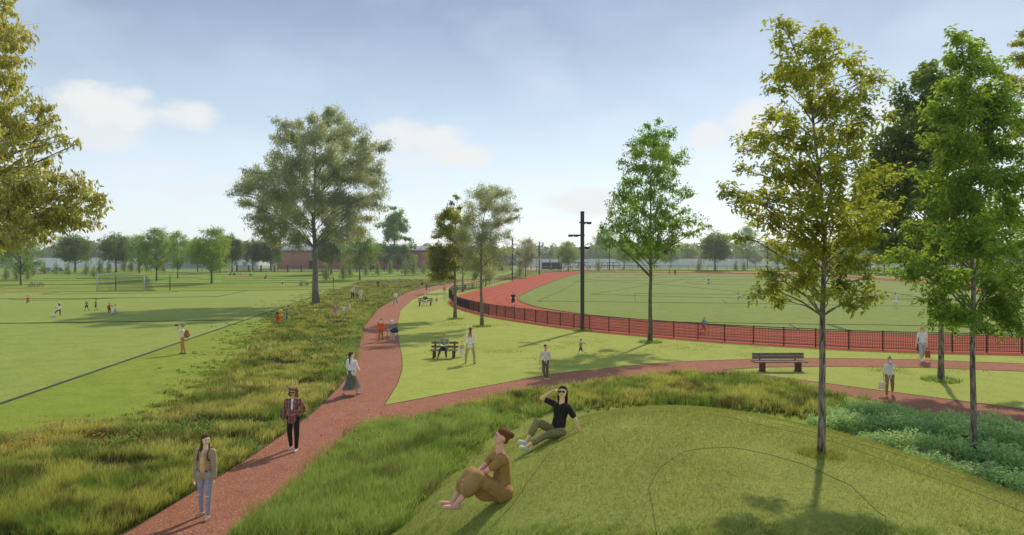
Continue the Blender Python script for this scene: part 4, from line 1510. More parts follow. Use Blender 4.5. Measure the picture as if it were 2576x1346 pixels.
def fence_line(name, pts, step, H, post_w, label, mat, infill, toprail, group=None, offs=.12, cat='fence'):
    r = thing(name, pts[0], label, cat, group)
    # walk the line at equal steps
    L = [0]
    for a, b in zip(pts[:-1], pts[1:]):
        L.append(L[-1] + (Vector((b.x - a.x, b.y - a.y))).length)
    n = max(1, round(L[-1] / step))
    Q = []
    for k in range(n + 1):
        t = k / n * L[-1]
        i = max(j for j in range(len(L)) if L[j] <= t + 1e-9)
        i = min(i, len(pts) - 2)
        f = (t - L[i]) / max(L[i + 1] - L[i], 1e-6)
        q = pts[i].lerp(pts[i + 1], f)
        Q.append(Vector((q.x, q.y, h1(q.x, q.y))))
    o0 = Vector(pts[0])
    pm = MB().box(-post_w / 2, post_w / 2, -post_w / 2, post_w / 2, -.05, H + .03).mesh('post')
    pm.materials.append(mat)
    for q in Q:
        o = link('post', pm, None, r)
        o.location = q - o0
    step_l = L[-1] / n
    im = infill(step_l)
    im = im.mesh('mesh_panel')
    im.materials.append(mat)
    rms = []
    for z, th in toprail:
        rm = MB().box(0, step_l, -.02, .02, z - th / 2, z + th / 2).mesh('rail')
        rm.materials.append(mat)
        rms.append(('rail', rm))
    for a, b in zip(Q[:-1], Q[1:]):
        d = b - a
        for nm, me in [('mesh_panel', im)] + rms:
            o = link(nm, me, None, r)
            o.location = a - o0
            o.rotation_euler = (0, 0, math.atan2(d.y, d.x))
            o.scale = (math.hypot(d.x, d.y) / step_l, 1, 1)
    return r


def offset_line(L, d):
    out = []
    for i, p in enumerate(L):
        t = L[min(i + 1, len(L) - 1)] - L[max(i - 1, 0)]
        t.z = 0
        t.normalize()
        out.append(p + Vector((-t.y, t.x, 0)) * d)
    return out


near = FL(t_out[14:])
near = [p for p in near]
near = offset_line(near, -.35)       # outside the track edge
# keep the round end exactly where it is
inner = FL([(1137, 759), (1150, 771), (1180, 781), (1228, 793.5), (1290, 804), (1382, 817.5), (1470, 829.5), (1625, 843.5), (1788, 857.5), (1932, 866.5), (2132, 877.4), (2325, 884.5), (2576, 889.5), (2660, 891)])
fence_line('track_fence', inner, 1.75, 1.08, .06, 'dark welded mesh fence along the near side of the running track', M_fence,
           lambda L: panel_mesh(L, 1.08, .085, .017, 0, .04), [(1.06, .045), (.96, .03), (.10, .035)])
far_l = FL([(1137, 757), (1128, 748), (1141, 740), (1216, 720), (1288, 701), (1338, 691), (1380, 685.5), (1440, 681.6)])
fence_line('track_fence', far_l, 2.6, 1.3, .05, 'fine see through fence curving round the left end of the track behind the runner', M_fence,
           lambda L: panel_mesh(L, 1.3, .24, .014, 0, .04, rows=3), [(1.28, .05), (.08, .03)])
far_r = FL([(1440, 681.2), (1500, 680.4), (1700, 681), (1932, 683.5), (2080, 687), (2332, 694), (2576, 716)])
fence_line('track_fence', far_r, 3.0, 1.6, .09, 'long low dark fence along the far side of the infield', M_fence,
           lambda L: panel_mesh(L, 1.6, .5, .02, 0, .05, rows=2), [(1.58, .09), (.85, .04), (.12, .22)])


def lattice(L):
    mb = MB()
    H = 1.75
    n = int(L / .28)
    for k in range(-6, n + 1):
        x0 = k * L / n
        for s in (1, -1):
            xa, xb = (x0, x0 + H) if s == 1 else (x0 + H, x0)
            za, zb = .12, .12 + H - .2
            # clip to the panel
            t0 = max(0, (-xa) / (xb - xa) if s == 1 else (L - xa) / (xb - xa))
            t1 = min(1, (L - xa) / (xb - xa) if s == 1 else (-xa) / (xb - xa))
            if t1 - t0 < .03:
                continue
            p = (xa + (xb - xa) * t0, .012 * s, za + (zb - za) * t0)
            q = (xa + (xb - xa) * t1, .012 * s, za + (zb - za) * t1)
            mb.beam(p, q, .018, .03)
    return mb


lf = [P(x, y) for x, y in [(596, 684), (644, 684.5), (800, 684.8), (960, 683.6), (1100, 682.5), (1285, 680.5)]]
fence_line('lattice_fence', lf, 4.05, 2.0, .38, 'brown lattice fence with square posts in front of the brick hall', M_brown, lattice, [(1.78, .1), (.1, .1)])
rl = [P(x, y) for x, y in [(-60, 695.5), (0, 693), (40, 690), (96, 687)]]
fence_line('metal_railing', rl, 2.2, 1.2, .06, 'pale vertical bar railing at the far left below the white wall', M_steel, lambda L: panel_mesh(L, 1.2, .2, .03, 0, .04, rows=1), [(1.18, .05), (.1, .04)])

# posts and the goal
b = P(839, 729)
r = thing('corner_post', b, 'thin dark post at the far corner of the left pitch', 'post')
MB().tube([(0, 0, -.1), (0, 0, 2.15)], .045, 6).build('pole', M_dark, r)
MB().box(-.07, .07, -.07, .07, 1.55, 2.2).build('padding', M_legred, r)
ga, gb = flatP(244, 733.6), flatP(362.8, 733.6)
GW, GH, GD = gb.x - ga.x, 2.80, 2.3
r = thing('football_goal', ga, 'full size football goal with net on the left pitch', 'goal')
for (x, y, nm, c) in ((0, 0, 'front_post', M_steel), (GW, 0, 'front_post', M_steel), (.9, GD + 1.6, 'rear_post', M_dark), (GW + 2.4, GD + 1.6, 'rear_post', M_dark)):
    MB().tube([(x, y, -.05), (x, y, GH)], .075, 8).build(nm, c, r, smooth=True)
MB().tube([(-.05, 0, GH - .02), (GW + .05, 0, GH - .02)], .075, 8).build('crossbar', M_steel, r)
MB().tube([(0, 0, .04), (.6, GD, .04), (GW + .9, GD, .04), (GW, 0, .04)], .03, 6).build('ground_bar', M_dark, r)
M_net = plain('goal_net', (.045, .05, .03), .9)
mb = MB()
for k in range(0, 68):
    x = GW * k / 67
    mb.beam((x, .9, GH - .05), (x + .6, GD, .04), .012)
    mb.beam((x, .05, GH - .03), (x, .9, GH - .05), .012)
for k in range(24):
    f = k / 24
    z = GH - .05 - (GH - .1) * f
    y = .9 + (GD - .9) * f
    mb.beam((.6 * f, y, z), (GW + .6 * f, y, z), .012)
    for x in (0, GW):
        mb.beam((x, .05, z), (x + .6 * f, y, z), .012)
for k in range(10):
    for x in (0, GW):
        y = .1 + 2.0 * k / 10
        mb.beam((x, y, .05), (x, y, GH - .05 if y < .9 else GH * (GD - y) / (GD - .9)), .012)
mb.build('net', M_net, r, kind='stuff')


# ------------------------------------------------------------------ benches and tables
def slat_bench(b, W, rz, label, zs=.44, name='park_bench'):
    r = thing(name, b, label, 'bench', None, rz)
    for x in (-W * .36, W * .36):
        MB().box(x - .045, x + .045, -.30, -.22, 0, zs - .03).build('leg', M_legred, r)
        MB().beam((x, .20, 0), (x, .33, zs + .42), .09, .05).build('leg', M_legred, r)
        MB().box(x - .03, x + .03, -.30, .24, zs - .075, zs - .03).build('seat_support', M_legred, r)
    for k in range(4):
        y = -.27 + k * .135
        MB().box(-W / 2, W / 2, y - .055, y + .055, zs - .028, zs + .012).build('seat_slat', M_wood, r, bevel=.006)
    for z in (zs + .14, zs + .34):
        y = .245 + (z - zs) * .2
        MB().box(-W / 2, W / 2, y - .045, y - .012, z - .06, z + .06).build('back_slat', M_wood, r, bevel=.006)
    return r


bb = flatP(1116, 903)
slat_bench(bb + Vector((0, .25, 0)), 1.42, math.radians(-3), 'slatted bench under the man reading in a green tee', zs=.43)
b2 = flatP(1069, 770)
slat_bench(b2 + Vector((0, .3, 0)), 1.75, math.radians(0), 'slatted bench further up the lawn under the white haired man', zs=.45)
# long bench at the fork
b = flatP(1961, 934)
W = 2.42
r = thing('long_bench', b, 'long wooden bench with solid backboard on the tip of the lens shaped lawn', 'bench', None, math.radians(2))
for x in (-W * .33, W * .36):
    MB().box(x - .03, x + .03, -.28, .30, .02, .42).build('side_plate', M_legred, r)
    MB().beam((x, .27, .3), (x, .36, .74), .055, .04).build('back_bracket', M_legred, r)
    MB().box(x - .10, x + .10, -.32, .34, 0, .02).build('foot_plate', M_legred, r)
for k in range(4):
    y = -.26 + k * .145
    MB().box(-W / 2 - .07, W / 2 - .03, y - .066, y + .066, .425, .475).build('seat_plank', M_wood, r, bevel=.006)
for z in (.60, .735):
    MB().box(-W / 2 + .06, W / 2 + .06, .27 + (z - .6) * .2, .315 + (z - .6) * .2, z - .063, z + .063).build('back_plank', M_wood, r, bevel=.006)


def picnic(b, W, rz, label, H=1.0):
    r = thing('picnic_table', b, label, 'picnic table', 'picnic tables on the grass', rz)
    k = H
    for i in range(3):
        MB().box(-W / 2, W / 2, -.38 + i * .26, -.14 + i * .26, .74 * k, .80 * k).build('top_plank', M_wood, r)
    for s in (-1, 1):
        MB().box(-W / 2 - .15, W / 2 + .15, s * .78 - .14, s * .78 + .14, .42 * k, .47 * k).build('bench_plank', M_wood, r)
        for x in (-W * .38, W * .38):
            MB().box(x - .05, x + .05, s * .78 - .05, s * .78 + .05, 0, .42 * k).build('leg', M_wood, r)
            MB().box(x - .05, x + .05, s * .25 - .05, s * .25 + .05, 0, .74 * k).build('leg', M_wood, r)
    for x in (-W * .38, W * .38):
        MB().box(x - .04, x + .04, -.75, .75, .34 * k, .40 * k).build('cross_brace', M_wood, r)
    return r


for (px, py, wpx, hpx, lb) in [(91, 721, 36, 11, 'picnic table by the furthest left tree near the footpath'), (765, 718.5, 22, 10, 'picnic table left of the largest trunk'),
                               (1118, 707, 17, 9, 'small picnic table beside the path before the dark trunked tree'), (1160, 729, 24, 12, 'nearer of the two picnic tables behind the round fence corner'),
                               (1180, 724, 30, 12, 'further of the two picnic tables behind the round fence corner')]:
    b = P(px, py)
    picnic(b, max(1.6, wpx / FPX * b.y * .8), 0, lb, max(1, hpx / FPX * b.y / .8 * .8))
b = P(811, 689)
slat_bench(b, 3.6, 0, 'low wide bench on the bank right of the largest trunk', zs=.5)

# ------------------------------------------------------------------ buildings and walls
M_brick = None


def brick_mat():
    m, t, out = mat_new('brick_wall')
    o = t.new('ShaderNodeTexCoord').outputs['Object']
    sp = t.new('ShaderNodeSeparateXYZ')
    t.l.new(o, sp.inputs[0])
    cb = t.new('ShaderNodeCombineXYZ')
    t.l.new(t.math('ADD', sp.outputs[0], sp.outputs[1]), cb.inputs[0])
    t.l.new(sp.outputs[2], cb.inputs[1])
    bt = t.new('ShaderNodeTexBrick')
    t.l.new(cb.outputs[0], bt.inputs['Vector'])
    bt.inputs['Scale'].default_value = 1
    bt.inputs['Brick Width'].default_value = .62
    bt.inputs['Row Height'].default_value = .22
    bt.inputs['Mortar Size'].default_value = .025
    bt.inputs['Color1'].default_value = (.46, .15, .07, 1)
    bt.inputs['Color2'].default_value = (.58, .21, .10, 1)
    bt.inputs['Mortar'].default_value = (.40, .28, .20, 1)
    n = t.noise(o, .25, 4, .6)
    c = t.mix(t.math('MULTIPLY', t.ramp(n, .4, .7), .4), bt.outputs[0], (.36, .12, .065))
    b = t.new('ShaderNodeBsdfPrincipled')
    t.l.new(c, b.inputs['Base Color'])
    b.inputs['Roughness'].default_value = .9
    t.l.new(b.outputs[0], out.inputs[0])
    return m


M_brick = brick_mat()
HB = 258.0
zb = 2.4
pxm = FPX / HB
xl, xr = (700 - HX) / pxm, (1200 - HX) / pxm
zw, zr = CAMZ + (HY - 633) / pxm, CAMZ + (HY - 617.5) / pxm
r = thing('brick_hall', (xl, HB, zb), 'long brick hall with a curved grey metal roof behind the lattice fence', 'building')
Wd, Dp = xr - xl, 42
nb = 14
for k in range(nb):
    MB().box(Wd * k / nb, Wd * (k + 1) / nb - .0, 0, .4, 0, zw - zb).build('wall_bay', M_brick, r)
    MB().box(Wd * k / nb - .25, Wd * k / nb + .25, -.22, -.003, 0, zw - zb - .3).build('pilaster', M_brick, r)
MB().box(0, .4, .4, Dp, 0, zw - zb).build('end_wall', M_brick, r)
MB().box(Wd - .4, Wd, .4, Dp, 0, zw - zb).build('end_wall', M_brick, r)
MB().box(-.5, Wd + .5, -.5, -.1, zw - zb + .003, zw - zb + .3).build('eaves_gutter', M_dark, r)
mb = MB()
N = 14
v = []
for x in (-.4, Wd + .4):
    for k in range(N + 1):
        a = math.pi * k / N
        v.append((x, Dp / 2 - math.cos(a) * (Dp / 2 + .1), zw - zb + .05 + math.sin(a) * (zr - zw) * 1.05))
f = [(k, k + 1, N + 2 + k, N + 1 + k) for k in range(N)] + [tuple(range(N + 1)), tuple(range(2 * N + 1, N, -1))]
mb.add(v, f)
mb.build('roof', M_roof, r, smooth=False)
for k in range(1, 40):
    x = Wd * k / 40
    m2 = MB()
    pts = [(x, Dp / 2 - math.cos(math.pi * q / N) * (Dp / 2 + .12), zw - zb + .09 + math.sin(math.pi * q / N) * (zr - zw) * 1.05) for q in range(N // 2 + 1)]
    m2.tube(pts, .05, 4)
    m2.build('roof_seam', M_roof, r)
for k in (2, 6, 11):
    MB().box(Wd * k / nb + 1, Wd * k / nb + 4, -.12, -.004, 0, 3.2).build('door', M_dark, r)


def wall(name, x0, y0, x1, y1, zt, zb_, label, mat, bays=8, dep=.5):
    r = thing(name, (x0, y0, zb_), label, 'wall')
    L = math.hypot(x1 - x0, y1 - y0)
    r.rotation_euler = (0, 0, math.atan2(y1 - y0, x1 - x0))
    for k in range(bays):
        MB().box(L * k / bays + .02, L * (k + 1) / bays - .02, 0, dep, 0, zt - zb_).build('wall_panel', mat, r)
    MB().box(-.1, L + .1, -.12, dep + .12, zt - zb_ + .004, zt - zb_ + .22).build('coping', M_roof, r)
    return r


def wx(px, d):
    return (px - HX) / FPX * d


def wz(py, d):
    return CAMZ + (HY - py) / FPX * d


wall('white_wall', wx(-120, 300), 300, wx(392, 290), 290, wz(649, 300), 2.3, 'long pale rendered wall behind the teal cars on the left', M_conc, 12)
wall('white_wall', wx(1300, 340), 340, wx(2150, 330), 330, wz(651.5, 335), 2.3, 'long pale rendered wall behind playground and parked cars', M_conc, 18)
wall('white_wall', wx(2150, 270), 270, wx(2700, 250), 250, wz(650, 260), 2.3, 'pale rendered wall at the right behind the elms', M_conc, 9)


def shed(x0, x1, y0, dep, zt, label, mat, nwin=0, roofc=None):
    r = thing('shed_building', (x0, y0, 2.4), label, 'building')
    L = x1 - x0
    n = 5
    for k in range(n):
        MB().box(L * k / n + .01, L * (k + 1) / n - .01, 0, .3, 0, zt - 2.4).build('wall_panel', mat, r)
    MB().box(0, .3, .301, dep, 0, zt - 2.4).build('side_wall', mat, r)
    MB().box(L - .3, L, .301, dep, 0, zt - 2.4).build('side_wall', mat, r)
    MB().box(-.4, L + .4, -.4, dep + .4, zt - 2.4 + .003, zt - 2.4 + .3).build('roof', roofc or M_roof, r)
    for k in range(nwin):
        x = L * (k + .5) / nwin
        f = MB().box(x - .9, x + .9, -.06, -.004, 1.2, 2.6).build('window', M_dark, r)
        MB().box(x - .8, x + .8, -.09, -.062, 1.3, 2.5).build('pane', M_blue, f)
    return r


shed(wx(392, 275), wx(528, 275), 275, 14, wz(648, 275), 'blue grey clad shed behind the light green trees', M_blue)
shed(wx(560, 285), wx(650, 285), 285, 14, wz(652, 285), 'low whitish building left of the brick hall', M_conc, 4)
shed(wx(2105, 240), wx(2165, 240), 240, 10, wz(652, 240), 'dark grey hut seen behind the elms at right', M_dark)
# low hedge in front of the right wall
hp = [P(2000 + i * 16, 684 + i * .35) for i in range(38)]
pos = np.concatenate([np.array([[p.x, p.y, p.z + .7]]) + RNG.normal(0, 1, (260, 3)) * np.array([[1.3, .5, .38]]) for p in hp])
V, F, t = leaves(pos, .30, .5, .1, None, seed=15)
link('hedge', mesh_np('hedge', V, F, {'tint': t}), M_shrub, label='low clipped hedge running in front of the pale wall behind the elms', cat='hedge', kind='stuff')

# ------------------------------------------------------------------ cars
M_teal = plain('teal_car_paint', (.035, .20, .20), .3, .04, 2, spec=.6)
M_greyc = plain('grey_car_paint', (.26, .27, .28), .35, .05, 2, spec=.6)
M_glass = plain('car_glass', (.03, .05, .055), .12, .05, 3, spec=.7)
M_tyre = plain('tyre_rubber', (.02, .02, .02), .85, .1, 20)
M_lampw = plain('headlamp_glass', (.7, .7, .65), .2, .05, 10)


def make_car(b, paint, label, group, rz=0.0, L=4.3):
    r = thing('parked_car', b, label, 'car', group, rz)
    prof = [(-2.1, .45), (-2.13, .72), (-1.95, .92), (-1.25, 1.02), (-.75, 1.38), (-.1, 1.50), (.55, 1.45), (1.15, 1.10), (1.85, .95), (2.10, .75), (2.13, .42)]
    sec = [(-.80, 0), (-.86, .25), (-.80, 1)]
    mb = MB()
    n = len(prof)
    v = []
    for side in (-1, 1):
        for ring, inset in ((0, 0), (1, .0)):
            for (x, z) in prof:
                wv = .86 if z < 1.03 else .86 - (z - 1.0) * .55
                v.append((x, side * wv, z if ring else min(z, .32)))
    f = []
    for side in (0, 1):
        o = side * 2 * n
        for k in range(n - 1):
            q = (o + k, o + k + 1, o + n + k + 1, o + n + k)
            f.append(q if side == 0 else tuple(reversed(q)))
    for k in range(n - 1):
        f.append((n + k, n + k + 1, 3 * n + k + 1, 3 * n + k))
    f.append((0, n, 3 * n, 2 * n))
    f.append((n - 1, 3 * n - 1, 4 * n - 1, 2 * n - 1))
    mb.add(v, f)
    mb.build('body', paint, r, smooth=False, bevel=.05)
    for s in (-1, 1):
        for (xa, xb) in ((-1.0, -.15), (-.08, .95)):
            g = MB()
            y1_, y2_ = s * .865, s * .66
            zt = 1.38
            xs = (xa + (.28 if xa < -.5 else 0), xb - (.32 if xb > .5 else 0))
            g.add([(xa, y1_, 1.04), (xb, y1_, 1.04), (xs[1], y2_ + s * .02, zt), (xs[0], y2_ + s * .02, zt), (xa, y1_ - s * .03, 1.04), (xb, y1_ - s * .03, 1.04), (xs[1], y2_ - s * .02, zt), (xs[0], y2_ - s * .02, zt)],
                  [(0, 1, 2, 3), (7, 6, 5, 4), (0, 4, 5, 1), (1, 5, 6, 2), (2, 6, 7, 3), (3, 7, 4, 0)])
            g.build('side_window', M_glass, r)
        for x in (-1.35, 1.35):
            tmp = MB()
            tmp.tube([(x, s * .70, .33), (x, s * .90, .33)], .33, 14)
            w_ = tmp.build('wheel', M_tyre, r)
            MB().tube([(x, s * .87, .33), (x, s * .915, .33)], .19, 10).build('rim', M_steel, w_)
        MB().ball((2.06, s * .58, .72), (.08, .14, .11)).build('headlight', M_lampw, r)
        MB().ball((-2.10, s * .62, .78), (.06, .12, .10)).build('rear_light', M_legred, r)
    MB().add([], [])
    g = MB()
    g.add([(.66, -.62, 1.42), (.66, .62, 1.42), (1.16, .78, 1.12), (1.16, -.78, 1.12), (.62, -.62, 1.36), (.62, .62, 1.36), (1.1, .78, 1.06), (1.1, -.78, 1.06)],
          [(0, 1, 2, 3), (7, 6, 5, 4), (0, 4, 5, 1), (1, 5, 6, 2), (2, 6, 7, 3), (3, 7, 4, 0)])
    for q in range(len(g.v)):
        g.v[q] = (g.v[q][0] + .02, g.v[q][1], g.v[q][2] + .035)
    g.build('windscreen', M_glass, r)
    return r, tree_of(r)


def cars(L, paint, group):
    pr = None
    for (px, py, wpx, lb) in L:
        b = P(px, max(py, 668.6))
        k = wpx / FPX * b.y / 4.3
        if pr is None:
            pr = make_car(b, paint, lb, group)
            o = pr[0]
        else:
            o = copy_tree(pr[0], pr[1], b, random.choice([0, 0.1, -.1]), 1, lb, group)
        o.scale = (k, k, k)


cars([(117, 684, 31, 'left of the two teal cars below the white wall'), (146, 683.5, 31, 'right of the two teal cars below the white wall'), (1500, 669, 17, 'teal car right of the tall mast behind the playground'),
      (1625, 671, 20, 'teal car beside the trunk of the bright airy tree'), (1727, 670, 27, 'leftmost car of the far row, teal'), (1795, 670.5, 27, 'teal car behind the trunk of the dark round maple'),
      (2520, 690, 55, 'large teal car near the right edge behind the elm')], M_teal, 'teal cars')
cars([(1746, 670, 27, 'grey car second in the far row'), (1778, 670, 27, 'grey car left of the dark round maple trunk'), (856, 673, 38, 'grey car before the brick hall behind the dark maple'),
      (909, 672.6, 34, 'grey car before the brick hall left of the leafy green tree'), (948, 672.4, 34, 'grey car before the brick hall right of the leafy green tree'), (978, 672.5, 32, 'grey car before the brick hall left of the pale conical tree'),
      (1006, 672.4, 30, 'grey car before the brick hall right of the pale conical tree')], M_greyc, 'grey cars')

# ------------------------------------------------------------------ playground
b = P(1392, 679)
s_ = b.y / FPX
def swing():
    c = P(1336, 679)
    r = thing('swing_set', c, 'red brown swing frame at the left of the far playground', 'swing')
    H, Wd_ = 5.2, 6.5
    for x in (0, Wd_):
        for y in (-1.2, 1.2):
            MB().beam((x, y, 0), (x, 0, H), .22).build('leg', M_legred, r)
    MB().beam((-.2, 0, H), (Wd_ + .2, 0, H), .2).build('top_beam', M_legred, r)
    for k in (0.3, .7):
        s = MB().box(Wd_ * k - .5, Wd_ * k + .5, -.2, .2, .9, 1.0).build('seat', M_dark, r)
        for e in (-.45, .45):
            MB().beam((Wd_ * k + e, 0, 1.0), (Wd_ * k + e, 0, H - .1), .06).build('chain', M_dark, s)


def frame():
    c = P(1362, 679.5)
    r = thing('climbing_frame', c, 'large grey tubular climbing cage in the far playground', 'climbing frame')
    for ix in range(6):
        for iy in range(2):
            MB().beam((ix * 3.2, iy * 4, 0), (ix * 3.2, iy * 4, 5.4 - .5 * (ix % 2)), .12).build('upright', M_steel, r)
    for iz in range(1, 5):
        for iy in range(2):
            MB().beam((0, iy * 4 + .1, iz * 1.2), (16, iy * 4 + .1, iz * 1.2), .08).build('rail', M_steel, r)
    MB().box(.3, 7, .4, 3.6, .3, 2.6).build('dark_hut', M_mast, r)
    MB().box(8, 15.5, .4, 3.6, 2.4, 2.6).build('deck', M_mast, r)


def tower():
    c = P(1417, 677)
    r = thing('timber_climber', c, 'leaning orange timber climbing structure behind the rounded green tree', 'climbing frame')
    m = plain('orange_timber', (.32, .14, .06), .8, .2, 5)
    for (a, q) in [((0, 0, 0), (2, 0, 5.5)), ((3, 0, 0), (1.4, .5, 5.5)), ((5, 1, 0), (7.5, 0, 3.6)), ((9.5, 0, 0), (7, 1, 3.6)), ((0, 2, 0), (3, 2, 4)), ((4, .8, 2.2), (8, .8, 2.4)), ((1, .5, 2.8), (5, .8, 2.6))]:
        MB().beam(a, q, .26).build('pole', m, r)


swing()
frame()
tower()
c = P(1514, 677)
r = thing('play_structure', c, 'low red brown timber play frame behind the far fence', 'climbing frame')
for k in range(4):
    MB().beam((k * 2.2, 0, 0), (k * 2.2, 0, 2.6), .2).build('upright', M_legred, r)
for z in (1.2, 2.4):
    MB().beam((0, .16, z), (6.6, .16, z), .16).build('rail', M_legred, r)
for (px, py, h_) in ((1350, 683, 4.5), (1405, 680, 4.2)):
    c = P(px, py)
    r = thing('lamp_post', c, 'short dark lamp post %s in the far playground' % ('at the left' if px < 1380 else 'before the rounded tree'), 'lamp post')
    MB().tube([(0, 0, -.1), (0, 0, h_)], .09, 6).build('pole', M_dark, r)
    MB().box(-.35, .35, -.35, .35, h_ + .003, h_ + .3).build('lamp_head', M_dark, r)


# ------------------------------------------------------------------ people
def cloth(name, c, k=1.0, rough=.85):
    v_ = rgb(*c, k=1.22 * k)
    v_ = (min(v_[0] * 1.08, .88), min(v_[1], .86), min(v_[2] * .90, .84))
    return plain(name + '_cloth_%d_%d_%d' % c, v_, rough, .06, 9, bump=.1)


def plaid():
    m, t, out = mat_new('red_plaid_flannel')
    o = t.new('ShaderNodeTexCoord').outputs['Object']
    sp = t.new('ShaderNodeSeparateXYZ')
    t.l.new(o, sp.inputs[0])
    def band(v, per, lo, ph=0.0):
        f = t.math('FRACT', t.math('ADD', t.math('MULTIPLY', v, 1 / per), ph))
        return t.math('GREATER_THAN', f, lo)
    c = t.mix(t.math('MULTIPLY', band(sp.outputs[0], .085, .68), .7), (.33, .045, .03, 1), (.30, .26, .25, 1))
    c = t.mix(t.math('MULTIPLY', band(sp.outputs[2], .11, .75), .6), c, (.30, .25, .24, 1))
    c = t.mix(t.math('MULTIPLY', band(sp.outputs[0], .085, .88, .4), .8), c, (.04, .02, .02, 1))
    b = t.new('ShaderNodeBsdfPrincipled')
    t.l.new(c, b.inputs['Base Color'])
    b.inputs['Roughness'].default_value = .9
    t.l.new(b.outputs[0], out.inputs[0])
    return m


M_plaid = plaid()
SKIN = {'pale': plain('skin_pale', rgb(250, 216, 190), .55, .03, 6), 'tan': plain('skin_tan', rgb(226, 172, 128), .55, .03, 6), 'pink': plain('skin_pink', rgb(240, 178, 155), .55, .03, 6),
        'brown': plain('skin_brown', rgb(135, 82, 56), .5, .04, 6), 'gold': plain('skin_gold', rgb(250, 208, 150), .55, .03, 6)}
M_eye = plain('eye_dark', (.03, .02, .02), .3)
M_lip = plain('lips', rgb(200, 110, 100), .5)


def V3(a, b, s):
    """limb direction: a = swing forward from hanging, b = outward"""
    a, b = math.radians(a), math.radians(b)
    return Vector((s * math.sin(b), -math.sin(a) * math.cos(b), -math.cos(a) * math.cos(b)))


POSES = {
    'stand': dict(legs=[(1, 4, 0, 3), (1, 4, 0, 3)], arms=[(3, 8, 10, 5), (3, 8, 10, 5)]),
    'walk': dict(legs=[(24, 2, 10, 1), (-14, 2, -38, 1)], arms=[(-16, 8, -4, 6), (20, 8, 36, 4)]),
    'walk2': dict(legs=[(-12, 2, -34, 1), (20, 2, 8, 1)], arms=[(18, 8, 34, 5), (-14, 8, -2, 6)]),
    'run': dict(legs=[(55, 3, -20, 2), (-22, 3, -75, 2)], arms=[(-40, 14, 50, -10), (35, 14, 110, -10)]),
    'sitb': dict(legs=[(84, 8, 6, 2), (84, 8, 2, 4)], arms=[(28, 12, 78, -18), (28, 12, 78, -18)]),
    'cross': dict(legs=[(80, 48, 62, -58), (80, 48, 62, -58)], arms=[(25, 14, 62, -14), (25, 14, 62, -14)]),
    'armsup': dict(legs=[(2, 6, 0, 4), (2, 6, 0, 4)], arms=[(30, 65, 150, 40), (30, 65, 150, 20)]),
}


TR = ('trousers', 'shorts', 'tights', 'crops', 'drape')


def remesh(o, vox, smooth=2):
    m = o.modifiers.new('skin', 'REMESH')
    m.mode = 'VOXEL'
    m.voxel_size = vox
    m.use_smooth_shade = True
    if smooth:
        s = o.modifiers.new('soft', 'SMOOTH')
        s.iterations = smooth
        s.factor = .5
    return o


